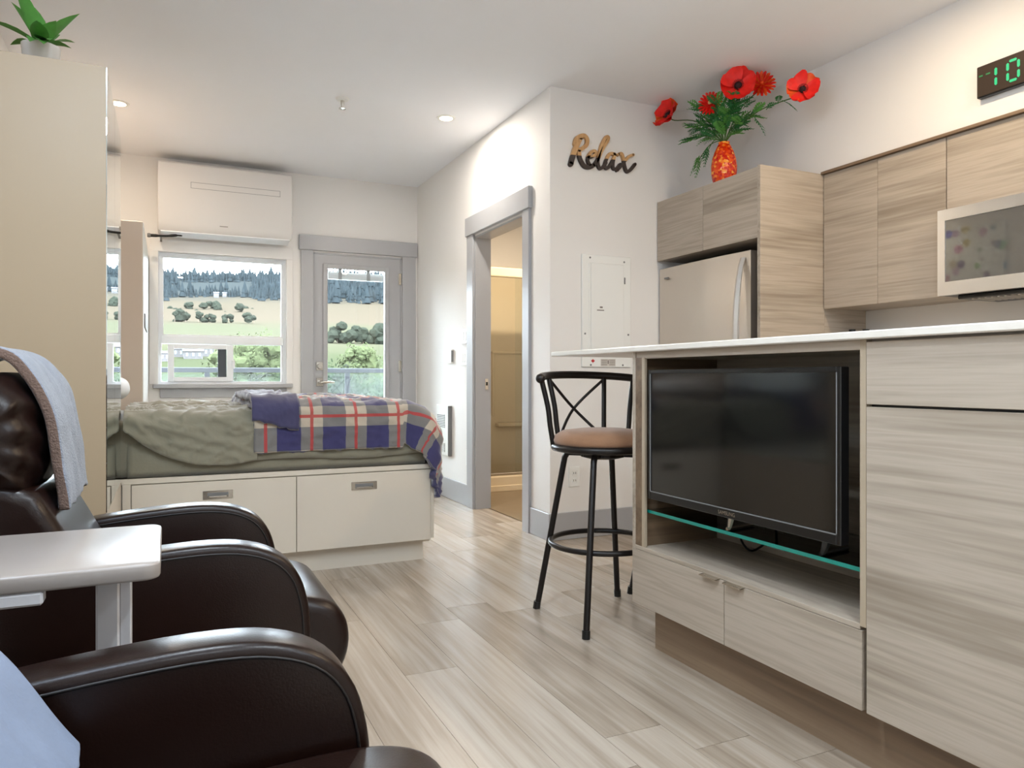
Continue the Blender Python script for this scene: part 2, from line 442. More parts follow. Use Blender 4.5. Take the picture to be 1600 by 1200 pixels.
# trim round the bathroom opening
t1 = struct('trim_1', bx(XB-.03, XB, 4.038, 5.098, 2.0, 2.135, b=.003), TRIM)
mesh_obj('casing', bx(XB-.02, XB, OY1, OY1+.113, 0, 2.0, b=.002), TRIM, t1)
mesh_obj('casing', bx(XB-.02, XB, OY0-.09, OY0, 0, 2.0, b=.002), TRIM, t1)
mesh_obj('jamb', bx(XB-.001, XB+.121, OY1-.012, OY1+.001, 0, OZ), TRIM, t1)
mesh_obj('jamb', bx(XB-.001, XB+.121, OY0-.001, OY0+.012, 0, OZ), TRIM, t1)
mesh_obj('head_jamb', bx(XB-.001, XB+.121, OY0, OY1, OZ-.012, OZ+.001), TRIM, t1)
b = BM(); box(b, XB+.075, XB+.10, OY1-.016, OY1-.011, .87, .95, b=.001)
sp_ = mesh_obj('strike_plate', b, CHROME, t1)
mesh_obj('latch_hole', bx(XB+.081, XB+.094, OY1-.018, OY1-.0155, .90, .925), DARKP, sp_)
# trim round the balcony door
t2 = struct('trim_2', bx(.999, 2.024, YB-.03, YB, 2.03, 2.157, b=.003), TRIM)
mesh_obj('casing', bx(1.014, DX0, YB-.02, YB, 0, 2.03, b=.002), TRIM, t2)
mesh_obj('casing', bx(DX1, 2.012, YB-.02, YB, 0, 2.03, b=.002), TRIM, t2)
mesh_obj('jamb', bx(DX0-.001, DX0+.012, YB, YO, 0, DZ1), TRIM, t2)
mesh_obj('jamb', bx(DX1-.012, DX1+.001, YB, YO, 0, DZ1), TRIM, t2)
mesh_obj('head_jamb', bx(DX0, DX1, YB, YO, DZ1-.012, DZ1+.001), TRIM, t2)

# window_1
fw = .022; ya, yb = YB+.04, YB+.10
fr = BM()
box(fr, WX0, WX0+fw, ya, yb, WZ0, WZ1); box(fr, WX1-fw, WX1, ya, yb, WZ0, WZ1)
box(fr, WX0+fw, WX1-fw, ya, yb, WZ1-fw, WZ1); box(fr, WX0+fw, WX1-fw, ya, yb, WZ0, WZ0+fw)
wi = struct('window_1', fr, VINYL)
mesh_obj('transom_bar', bx(WX0+fw, WX1-fw, ya-.006, yb, 1.225, 1.285, b=.003), VINYL, wi)
b = BM()
for z0, z1 in ((1.285, 1.30), (WZ1-fw-.015, WZ1-fw)): box(b, WX0+fw, WX1-fw, ya+.012, yb-.01, z0, z1)
for x0, x1 in ((WX0+fw, WX0+fw+.014), (WX1-fw-.014, WX1-fw)): box(b, x0, x1, ya+.012, yb-.01, 1.30, WZ1-fw-.015)
mesh_obj('glazing_bead', b, VINYL, wi)
mesh_obj('pane', bx(WX0+fw, WX1-fw, YB+.068, YB+.074, 1.285, WZ1-fw), PANE, wi)
t3 = struct('trim_3', bx(WX0-.063, WX1+.05, YB-.012, YB, WZ1, 2.034, b=.002), WALL)
mesh_obj('casing', bx(WX0-.063, WX0, YB-.012, YB, .907, WZ1, b=.002), WALL, t3)
mesh_obj('casing', bx(WX1, WX1+.05, YB-.012, YB, .907, WZ1, b=.002), WALL, t3)
mesh_obj('sill', bx(-.10, .945, YB-.05, YB+.03, .875, .907, b=.004), TRIM, t3)
mesh_obj('apron', bx(-.05, .90, YB-.015, YB, .80, .875, b=.002), TRIM, t3)
# lower slider: a sash standing part open on the left, a fixed pane on the right
sa = BM()
sx0, sx1, sz0, sz1 = .005, .487, WZ0+fw, 1.222
box(sa, sx0, sx0+.045, ya-.01, ya+.022, sz0, sz1, b=.002); box(sa, sx1-.05, sx1, ya-.01, ya+.022, sz0, sz1, b=.002)
box(sa, sx0+.045, sx1-.05, ya-.01, ya+.022, sz1-.035, sz1, b=.002); box(sa, sx0+.045, sx1-.05, ya-.01, ya+.022, sz0, sz0+.035, b=.002)
sash = mesh_obj('sash', sa, VINYL, wi)
mesh_obj('pane', bx(sx0+.04, sx1-.045, ya+.003, ya+.008, sz0+.03, sz1-.03), PANE, sash)
mesh_obj('sash_latch', bx(sx1-.012, sx1+.012, ya-.022, ya-.008, 1.03, 1.10, b=.004), VINYL, sash)
mesh_obj('screen_stile', bx(.372, .436, ya+.03, ya+.05, sz0, sz1-.02), RAILM, wi)
mesh_obj('pane', bx(.44, WX1-fw, YB+.078, YB+.083, sz0, 1.225), PANE, wi)
b = BM(); box(b, WX1-fw-.014, WX1-fw, ya+.012, yb-.01, sz0, 1.225); box(b, .44, .458, ya+.03, yb-.005, sz0, 1.225)
mesh_obj('glazing_bead', b, VINYL, wi)

# door_1: the balcony door with its tall lite
dr = BM(); gx0, gx1, gz0, gz1 = 1.232, 1.738, .30, 1.893
yd0, yd1 = YB+.005, YB+.05
box(dr, DX0+.013, gx0, yd0, yd1, .01, DZ1-.013); box(dr, gx1, DX1-.013, yd0, yd1, .01, DZ1-.013)
box(dr, gx0, gx1, yd0, yd1, gz1, DZ1-.013); box(dr, gx0, gx1, yd0, yd1, .01, gz0)
d1 = struct('door_1', dr, TRIM)
b = BM(); e = .035
box(b, gx0-e, gx0+.005, yd0-.012, yd0, gz0-e, gz1+e, b=.004); box(b, gx1-.005, gx1+e, yd0-.012, yd0, gz0-e, gz1+e, b=.004)
box(b, gx0, gx1, yd0-.012, yd0, gz1-.005, gz1+e, b=.004); box(b, gx0, gx1, yd0-.012, yd0, gz0-e, gz0+.005, b=.004)
mesh_obj('lite_frame', b, TRIM, d1)
mesh_obj('pane', bx(gx0, gx1, YB+.012, YB+.017, gz0, gz1), PANE, d1)
b = BM(); box(b, gx0+.012, gx1-.012, YB+.02, YB+.045, 1.80, 1.865, b=.004)
bl = mesh_obj('blind', b, VINYL, d1)
b = BM(); box(b, gx0+.10, gx0+.13, YB+.018, YB+.03, 1.80, 1.893); box(b, gx1-.16, gx1-.13, YB+.018, YB+.03, 1.80, 1.893)
mesh_obj('blind_bracket', b, TRIM, bl)
b = BM(); box(b, 1.142, 1.202, YB-.003, YB+.006, 1.02, 1.09, b=.002); lathe(b, [(.022, -.028), (.024, -.02), (.024, 0)], (1.172, YB-.0, 1.055), 16, axis='Y')
db = mesh_obj('deadbolt', b, CHROME, d1)
b = BM(); box(b, 1.142, 1.202, YB-.003, YB+.006, .885, .955, b=.002); lathe(b, [(.016, -.05), (.016, 0)], (1.172, YB, .92), 14, axis='Y')
tube(b, smoothline([(1.172, YB-.05, .92), (1.20, YB-.055, .92), (1.25, YB-.052, .918), (1.285, YB-.045, .915)], 3), [.011]*7+[.009]*3, 10)
mesh_obj('lever_handle', b, CHROME, d1, True)
for z in (.30, 1.06, 1.83):
    b = BM(); lathe(b, [(.007, 0), (.007, .10)], (DX1-.012, YB-.004, z-.05), 10); box(b, DX1-.03, DX1-.006, YB-.002, YB+.006, z-.05, z+.05)
    mesh_obj('hinge', b, CHROME, d1)

# ================================================================== OUTSIDE
struct('balcony_deck', bx(XL-.4, 3.9, YO, 8.05, -.25, -.05), DECK)
rl = thing('balcony_railing', 'grey balcony railing with frosted glass panels outside the window and door', 'railing', (1.4, 7.9, -.05))
mesh_obj('top_rail', bx(-1.0, 3.8, 7.87, 7.93, 1.01, 1.06, b=.006), RAILM, rl)
mesh_obj('bottom_rail', bx(-1.0, 3.8, 7.885, 7.915, .03, .07, b=.004), RAILM, rl)
for x in (-1.0, .36, 1.75, 3.1, 3.76):
    mesh_obj('post', bx(x-.025, x+.025, 7.88, 7.92, -.05, 1.012, b=.003), RAILM, rl)
for x0, x1 in ((-.97, .33), (.39, 1.72), (1.78, 3.07)):
    mesh_obj('glass_panel', bx(x0, x1, 7.896, 7.904, .07, 1.0), RAILG, rl)

PROF = [(12, -9), (60, -7.5), (100, -1.5), (130, 2.8), (180, 8), (240, 14.5), (320, 24.5), (450, 44), (560, 66), (660, 85), (760, 92), (1100, 96)]
def ground(x, y):
    for (a, za), (b_, zb) in zip(PROF, PROF[1:]):
        if y <= b_:
            t = max(0, (y-a)/(b_-a)); z = za+(zb-za)*t; break
    else: z = PROF[-1][1]
    k = min(1, max(0, (y-250)/400))
    z += k*(x-60)*0.05
    z += k*7*noise.noise(Vector((x*.006, y*.006, 0)))
    return z
b = BM(); nxg, nyg = 60, 90
vsg = []
for j in range(nyg+1):
    y = 12+(1000-12)*(j/nyg)**1.6
    hw = 40+y*.9
    vsg.append([b.verts.new((y*.13+(i/nxg-.5)*2*hw, y, ground(y*.13+(i/nxg-.5)*2*hw, y))) for i in range(nxg+1)])
for j in range(nyg):
    for i in range(nxg): b.faces.new((vsg[j][i], vsg[j][i+1], vsg[j+1][i+1], vsg[j+1][i]))
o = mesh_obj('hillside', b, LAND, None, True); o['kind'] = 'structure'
# conifer forest high on the hill
b = BM(); R2 = random.Random(3)
def conifer(bm, x, y, z, h, r, n=6):
    for k, (z0, z1, rr) in enumerate(((.08, .62, 1), (.4, 1.0, .66))):
        base = [bm.verts.new((x+r*rr*math.cos(2*PI*i/n+k), y+r*rr*math.sin(2*PI*i/n+k), z+h*z0)) for i in range(n)]
        top = bm.verts.new((x, y, z+h*z1))
        for i in range(n): bm.faces.new((base[i], base[(i+1) % n], top))
cnt = 0
while cnt < 7500:
    y = R2.uniform(455, 720); x = y*R2.uniform(-.25, .55)
    d = noise.noise(Vector((x*.012, y*.02, 5)))
    left = x/y < .10
    if d < (-.16 if left and y < 610 else -.6): continue
    if y < 480 and R2.random() < .5: continue
    h = R2.uniform(4, 8.5) if R2.random() < .93 else R2.uniform(9, 13)
    conifer(b, x, y, ground(x, y)-.6, h, h*R2.uniform(.17, .26)); cnt += 1
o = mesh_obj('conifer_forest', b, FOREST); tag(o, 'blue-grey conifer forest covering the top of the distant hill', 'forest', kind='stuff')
# bushes and trees that can be told apart
def crown(bm, c, r, sq=0.8, seed=0, sub=3):
    t = bmesh.new(); bmesh.ops.create_icosphere(t, subdivisions=sub, radius=1)
    for v in t.verts:
        k = 1+.30*noise.noise(v.co*1.7+Vector((seed*3.1, seed*1.7, 0)))+.26*noise.noise(v.co*4.5+Vector((seed, 0, seed)))+.22*noise.noise(v.co*11+Vector((0, seed, seed)))
        v.co = Vector((v.co.x*r*k, v.co.y*r*k, v.co.z*r*sq*k))+Vector(c)
    merge(bm, t)
def tree(x, y, h, r, m, label, group=None, name='broadleaf_tree', blobs=5, sink=0.0):
    z = ground(x, y)-sink
    root = thing(name, label, 'tree' if 'tree' in name else 'bush', (x, y, z), 0, group)
    b = BM(); R3 = random.Random(int(x*10+y))
    for k in range(blobs*7 if y < 100 else blobs):
        a = R3.uniform(0, 2*PI); q = R3.uniform(0, r*.7) if k else 0
        crown(b, (x+q*math.cos(a), y+q*math.sin(a), z+h-r*R3.uniform(.3, 1.7)), r*(R3.uniform(.16, .34) if y < 100 else R3.uniform(.35, .6)), .85, k+x, 2)
    if y < 100:      # loose leaves round the blobs
        for k in range(2600):
            v = Vector((R3.gauss(0, 1), R3.gauss(0, 1), R3.gauss(0, 1))).normalized()*(R3.random()**.33)
            v *= .85+.9*noise.noise(v.normalized()*1.8+Vector((x, y, 0)))
            p = Vector((x+v.x*r*1.1, y+v.y*r*1.1, z+h-r+v.z*r*1.1)); q = R3.uniform(.07, .16)
            e1 = Vector((R3.uniform(-1, 1), R3.uniform(-1, 1), R3.uniform(-1, 1))).normalized()*q; e2 = e1.orthogonal()*.7
            b.faces.new([b.verts.new(c) for c in (p-e1, p+e2, p+e1, p-e2)])
    mesh_obj('crown', b, m, root)
    if 'tree' in name:
        b = BM(); tube(b, [(x, y, z-.3), (x+.1, y, z+h*.4), (x, y, z+h-r*1.2)], [h*.03, h*.022, h*.014], 7)
        mesh_obj('trunk', b, BARK, root, True)
def ray(px, py, Y):
    """world point seen at a photograph pixel, at depth Y (used only to look up real positions)"""
    th = math.atan((800-261)/1150)
    dx = math.sin(th)+(px-800)/1150*math.cos(th); dy = math.cos(th)-(px-800)/1150*math.sin(th)
    return dx/dy*Y
ORD = ['first', 'second', 'third', 'fourth', 'fifth', 'sixth', 'seventh', 'eighth', 'ninth', 'tenth', 'eleventh']
for nb, (px, Y, s) in enumerate(((266, 400, 4), (274, 395, 4.5), (297, 400, 6), (305, 392, 7), (318, 398, 7), (332, 405, 7), (340, 396, 7), (357, 385, 6), (374, 385, 6.5), (383, 410, 5), (394, 408, 5))):
    tree(ray(px, 0, Y), Y, s*.62, s*.62, LEAFD, 'low dark bush on the dry hillside below the forest, %s from the left' % ORD[nb], 'bushes on the dry hillside', 'bush', 3, .5)
for nb, (px, s) in enumerate(((273, 6), (281, 8), (290, 8.5), (310, 6), (318, 6.5), (329, 5.5), (350, 5.5), (362, 5), (388, 6.5), (396, 6))):
    Y = 300; tree(ray(px, 0, Y), Y, s*.72, s*.38, LEAFD, 'small dark tree in the hedgerow across the pale field, %s from the left' % ORD[nb], 'hedgerow trees', 'field_tree', 3, .3)
for nb, (px, s) in enumerate(((520, 6), (527, 7), (543, 7.5), (555, 7), (567, 6), (588, 8.5), (597, 9))):
    Y = 205; tree(ray(px, 0, Y), Y, s*.8, s*.42, LEAFD, 'dark green field tree in the middle of the door glass, %s from the left' % ORD[nb], 'field trees behind the door glass', 'field_tree', 4, .3)
for nb, (px, h) in enumerate(((372, 9.3), (388, 10.2), (404, 9.8), (420, 10.4), (436, 9.6))):
    Y = 74+(px % 3); tree(ray(px, 0, Y), Y, h, 3.0, LEAFB, 'bright green leafy tree top in the lower right window pane, %s from the left' % ORD[nb], 'green trees behind the lower window pane', 'broadleaf_tree', 9)
for nb, (px, h, m) in enumerate(((270, 7.4, LEAFM), (300, 7.6, LEAFB), (335, 8, LEAFB), (515, 9.5, LEAFM), (530, 8.5, LEAFD), (560, 8, LEAFM), (582, 8.6, LEAFB), (600, 8.5, LEAFM))):
    Y = 62-(px % 7); tree(ray(px, 0, Y), Y, h, 2.6, m, 'leafy green tree low behind the balcony railing, %s from the left' % ORD[nb], 'trees behind the railing', 'broadleaf_tree', 6)
tree(ray(563, 0, 66), 66, 10.6, 1.7, LEAFB, 'tall pale green tree standing in front of the field in the door glass', None, 'slender_tree', 14)
def house(px, Y, wd, h, label):
    x = ray(px, 0, Y); z = ground(x, Y)
    r = thing('house', label, 'house', (x, Y, z))
    mesh_obj('wall', bx(x-wd/2, x+wd/2, Y, Y+wd*.7, z-1.5, z+h), HOUSEW, r)
    b = BM(); prism(b, [(Y-wd*.08, z+h), (Y+wd*.78, z+h), (Y+wd*.35, z+h+wd*.24)], x-wd*.57, x+wd*.57, 'X'); mesh_obj('roof', b, HOUSER, r)
    for k in range(3):
        xx = x-wd*.33+k*wd*.33
        mesh_obj('window', bx(xx-wd*.07, xx+wd*.07, Y-.08, Y+.05, z+h*.35, z+h*.8), HOUSEG, r)
house(283, 150, 2.8, 1.5, 'pale house leftmost behind the lower left window pane')
house(302, 146, 3.2, 1.4, 'pale low house in the middle of the lower left window pane')
house(322, 152, 2.8, 1.6, 'pale house rightmost behind the lower left window pane')
house(254, 140, 2.0, 1.4, 'pale house showing in the narrow gap beside the sliding sash')
house(338, 480, 3.0, 3, 'white house at the forest edge on the hill, left one of two')
house(351, 485, 2.4, 2.6, 'white house at the forest edge on the hill, right one of two')

# ================================================================== LAMPS
def downlight(x, y, z, label, watts, vis=True, col=(1, .87, .72), size=.085):
    r = thing('downlight', label, 'ceiling light', (x, y, z), 0, None)
    b = BM(); rings(b, [[(x+rr*math.cos(2*PI*k/24), y+rr*math.sin(2*PI*k/24), zz) for k in range(24)] for rr, zz in ((.043, z-.002), (.043, z-.006), (.06, z-.004), (.062, z))], cap=False)
    mesh_obj('trim_ring', b, WHITE, r, True)
    b = BM(); lathe(b, [(.043, z-.004), (.043, z-.0005)], (x, y, 0), 24); mesh_obj('lens', b, LENS, r)
    ld = bpy.data.lights.new('bulb', 'AREA'); ld.shape = 'DISK'; ld.size = size; ld.energy = watts; ld.color = col
    lo = bpy.data.objects.new('bulb', ld); C.objects.link(lo); lo.parent = r; lo.location = (0, 0, -.012)
    return r
WARM, COOL = (1, .78, .52), (.80, .91, 1.0)
downlight(-.274, 5.185, HC, 'round recessed ceiling light at far left, beside the tall cupboard', DOWN*.5, col=(1, .86, .68))
downlight(1.661, 4.564, HC, 'round recessed ceiling light near the bathroom doorway wall', DOWN*.65, col=(1, .93, .84))
downlight(2.62, 2.0, HC, 'round recessed ceiling light in front of the microwave', DOWN*.38, col=WARM)
downlight(2.62, .7, HC, 'round recessed ceiling light over the near kitchen aisle', DOWN*.9, col=WARM)
downlight(.15, 1.25, HC, 'added recessed fill light above the brown recliners', DOWN*.9, col=COOL)  # the cool downlights are added out of view to fill the near room
downlight(1.0, .2, HC, 'added recessed fill light in front of the television island', DOWN*1.0, col=COOL)
downlight(.2, -.8, HC, 'added recessed fill light behind the viewer', DOWN*.6, col=COOL)
downlight(1.9, -.9, HC, 'added recessed fill light behind the viewer on the kitchen side', DOWN*.8, col=COOL)
def globe(x, y, z, rad, label, strength):  # unseen globes, added to throw fill light on ceiling and near room
    r = thing('fill_globe', label, 'ceiling light', (x, y, HC))
    b = BM(); t = bmesh.new(); bmesh.ops.create_uvsphere(t, u_segments=20, v_segments=12, radius=rad); merge(b, t, Matrix.Translation((x, y, z)))
    mesh_obj('shade', b, emit('fill_glass_%d' % int(strength), (212, 232, 255), strength), r, True, ang=180)
    b = BM(); tube(b, [(x, y, z+rad*.98), (x, y, HC-.01)], .008, 8); lathe(b, [(.05, HC-.02), (.055, HC)], (x, y, 0), 16); mesh_obj('stem', b, CHROME, r)
globe(-.42, .9, 2.38, .12, 'added opal fill globe above the viewer', 26)
globe(1.95, -.7, 2.38, .12, 'added opal fill globe behind the viewer', 8)
downlight(2.80, 5.10, 2.42, 'round recessed bathroom ceiling light seen through the doorway', DOWN*1.0, col=(1, .83, .62))

# ================================================================== WARDROBE, TALL CUPBOARD, AC
XM = -.183; WY0, WY1 = 2.82, 3.648
r = thing('wardrobe', 'tall beige wardrobe with mirrored end beside the bed', 'wardrobe', (XM-.28, (WY0+WY1)/2, 0))
mesh_obj('carcass', bx(XL+.004, XM-.0025, WY0, WY1, 0, 2.0, b=.001), WARD, r)
ym = WY0+.40
mesh_obj('mirror_panel', bx(XM-.0026, XM, WY0+.002, ym-.0015, .50, 1.998), MIRROR, r)
mesh_obj('mirror_panel', bx(XM-.0026, XM, ym+.0015, WY1-.002, .50, 1.998), MIRROR, r)
mesh_obj('end_panel', bx(XM-.0026, XM, WY0+.002, WY1-.002, .0, .498), BEDW, r)

CX = -.13; CY = 4.985
r = thing('tall_cupboard', 'tall cupboard with peach-lit front behind the bed by the window', 'cupboard', (-.44, 5.6, 0))
mesh_obj('carcass', bx(XL+.004, CX-.004, CY, YB-.003, 0, 1.902, b=.003), mat('peach_lit_laminate', (214, 196, 178), 0.5, var=.02), r)  # warm lamplight on a white cupboard, put into the front's colour
mesh_obj('side_panel', bx(CX-.004, CX, CY+.003, YB-.004, .01, 1.90, b=.001), WHITE, r)
b = bx(CX, CX+.008, 5.15, 5.72, 1.27, 1.36, b=.003)
mesh_obj('pull_plate', b, mat('grey_plate', (150, 150, 148), .5), r)

r = thing('air_conditioner', 'large white wall air conditioner above the window', 'air conditioner', (.43, 6.23, 2.05))
A0, A1, AZ0, AZ1, AY = -.065, .917, 2.075, 2.597, 6.13
prof = [(YB-.002, AZ1), (AY+.015, AZ1), (AY, AZ1-.015), (AY, AZ0+.05), (AY+.03, AZ0), (YB-.002, AZ0)]
b = BM(); prism(b, prof, A0, A1, 'X', b=.012, seg=3)
mesh_obj('body', b, mat('matte_white_casing', (216, 213, 210), .5, var=.01), r, True)
b = BM(); V0, V1, VZ0, VZ1 = .164, .822, 2.405, 2.452; e = .0025
box(b, V0, V1, AY-.001, AY+.004, VZ0, VZ0+e); box(b, V0, V1, AY-.001, AY+.004, VZ1-e, VZ1); box(b, V0, V0+e, AY-.001, AY+.004, VZ0, VZ1); box(b, V1-e, V1, AY-.001, AY+.004, VZ0, VZ1)
mesh_obj('display_groove', b, GREYP, r)
b = BM(); prism(b, [(AY+.01, AZ0-.012), (AY+.012, AZ0-.004), (YB-.06, AZ0-.022), (YB-.06, AZ0-.030)], A0+.02, A1-.02, 'X'); mesh_obj('air_flap', b, VINYL, r)
b = BM(); box(b, .37, .43, AY-.001, AY+.003, 2.128, 2.133); mesh_obj('badge', b, INK, r)
b = BM(); tube(b, smoothline([(-.118, 6.11, 2.018), (-.06, 6.10, 2.018), (.0, 6.10, 2.021), (.06, 6.10, 2.030), (.105, 6.10, 2.031)], 4), [.012]*4+[.009]*6+[.011]*3+[.006]*3+[.002], 8)
r = thing('dark_rod', 'short dark rod sticking out under the air conditioner', 'rod', (0, 6.1, 2.02)); mesh_obj('shaft', b, DARKP, r, True)
b = BM(); lathe(b, [(.014, -.012), (.017, 0), (.014, .012)], (-.122, 6.11, 2.018), 10, axis='X'); mesh_obj('cap', b, GREYP, r)
mesh_obj('bracket', bx(-.05, -.035, 6.10, YB-.012, 2.012, 2.024), DARKP, r)

# floral picture over the bed head (seen mirrored in the microwave door)
r = thing('floral_picture', 'white picture with bright flowers on the wall above the bed head', 'picture', (XL+.01, 4.55, 1.9))
mesh_obj('canvas', bx(XL+.001, XL+.022, 4.26, 4.86, 1.88, 2.44, b=.002), FLORAL, r)

# plant on the wardrobe
PX, PY = -.395, 3.0
r = thing('potted_plant', 'green leafy plant in a pale pot on top of the wardrobe', 'plant', (PX, PY, 2.0))
b = BM(); lathe(b, [(.045, 2.0), (.055, 2.05), (.06, 2.10), (.053, 2.10), (.05, 2.085)], (PX, PY, 0), 20); mesh_obj('pot', b, CLAY, r, True)
def broad_leaf(bm, base, tip, wd, droop=.02):
    base, tip = Vector(base), Vector(tip); d = tip-base; s = d.cross(Vector((0, 0, 1))); s = s.normalized() if s.length > 1e-4 else Vector((1, 0, 0))
    up = s.cross(d).normalized(); row = []
    for i in range(6):
        t = i/5; wv = wd*math.sin(PI*min(1, .08+.92*t)**.8)*(1 if i < 5 else 0)
        p = base+d*t-Vector((0, 0, droop*t*t*2))
        row.append((p-s*wv+up*wv*.25, p, p+s*wv+up*wv*.25))
    vs = [[bm.verts.new(q) for q in rr] for rr in row]
    for a, c in zip(vs, vs[1:]):
        for k in range(2): bm.faces.new((a[k], a[k+1], c[k+1], c[k]))
for k in range(11):
    a = 2*PI*k/11+.2; q = .07+.03*(k % 3); zt = 2.16+.05*((k*5) % 4)
    b = BM(); broad_leaf(b, (PX, PY, 2.10), (PX+q*1.3*math.cos(a), PY+q*1.3*math.sin(a), zt), .028)
    mesh_obj('leaf', b, GREENL, r, True)
for tx, ty, tz in ((-.40, 2.80, 2.035), (-.36, 2.79, 2.03), (-.345, 2.80, 2.05)):
    b = BM(); broad_leaf(b, (PX, PY-.03, 2.11), (tx, ty, tz+.03), .026, .015); mesh_obj('leaf', b, GREENL, r, True)

# ================================================================== BED
BX0, BX1, BY0, BY1 = XM+.004, 1.265, 3.656, 4.96
BL = XL+.01
r = thing('storage_bed', 'cream storage bed with two deep drawers beneath the mattress', 'bed', (.45, 4.3, 0))
b = BM()
box(b, BL, BX1, BY0+.006, BY0+.024, .482, .506, b=.001)     # top rail
box(b, BX1-.018, BX1, BY0+.006, BY1, .12, .506, b=.001)
box(b, BX0, BX0+.034, BY0+.006, BY0+.024, .10, .482, b=.001)
box(b, BL, BX1-.018, BY0+.024, BY1, .10, .50)
mesh_obj('frame', b, BEDW, r)
mesh_obj('plinth', bx(BX0, 1.222, 3.716, BY1-.05, 0, .11), BEDW, r)
def drawer(x0, x1, hx, lab=None):
    d = mesh_obj('drawer', bx(x0, x1, BY0, BY0+.022, .113, .478, b=.0015), BEDW, r)
    hz = .415; b = BM()
    box(b, hx-.065, hx+.065, BY0-.003, BY0+.001, hz-.02, hz+.02, b=.001)
    h = mesh_obj('recessed_handle', b, CHROME, d)
    b = BM(); prism(b, [(hx-.045+q[0], hz+q[1]) for q in [(0, -.011), (.09, -.011), (.09, .011), (0, .011)]], BY0-.0045, BY0-.0025, 'Y')
    mesh_obj('recess', b, GREYP, h)
    b = BM(); tube(b, [(hx-.04, BY0-.004, hz-.006), (hx-.036, BY0-.012, hz-.006), (hx+.036, BY0-.012, hz-.006), (hx+.04, BY0-.004, hz-.006)], .004, 8); mesh_obj('bail', b, CHROME, h)
drawer(BX0+.037, .5645, .213)
drawer(.5675, BX1-.02, .895)
b = BM()
box(b, BL+.005, BX1-.03, BY0+.035, BY1-.01, .505, .765, b=.05, seg=4)
mt = mesh_obj('mattress', b, SHEET, r, True)
b = BM()   # the fitted sheet's loose folds along the near side
rs = []
for i in range(60):
    x = BX0+.02+(BX1-.06-BX0)*i/59
    w_ = .012*noise.noise(Vector((x*9, 1, 0)))+.008*noise.noise(Vector((x*24, 3, 0)))
    rs.append([(x, BY0+.036-w_*.3, .507), (x, BY0+.024+w_, .535), (x, BY0+.026-w_, .58), (x, BY0+.028+w_*.6, .64), (x, BY0+.05, .70), (x, BY0+.08, .60)])
rings(b, rs, True)
mesh_obj('fitted_sheet_side', b, SHEET, mt, True, ang=180)

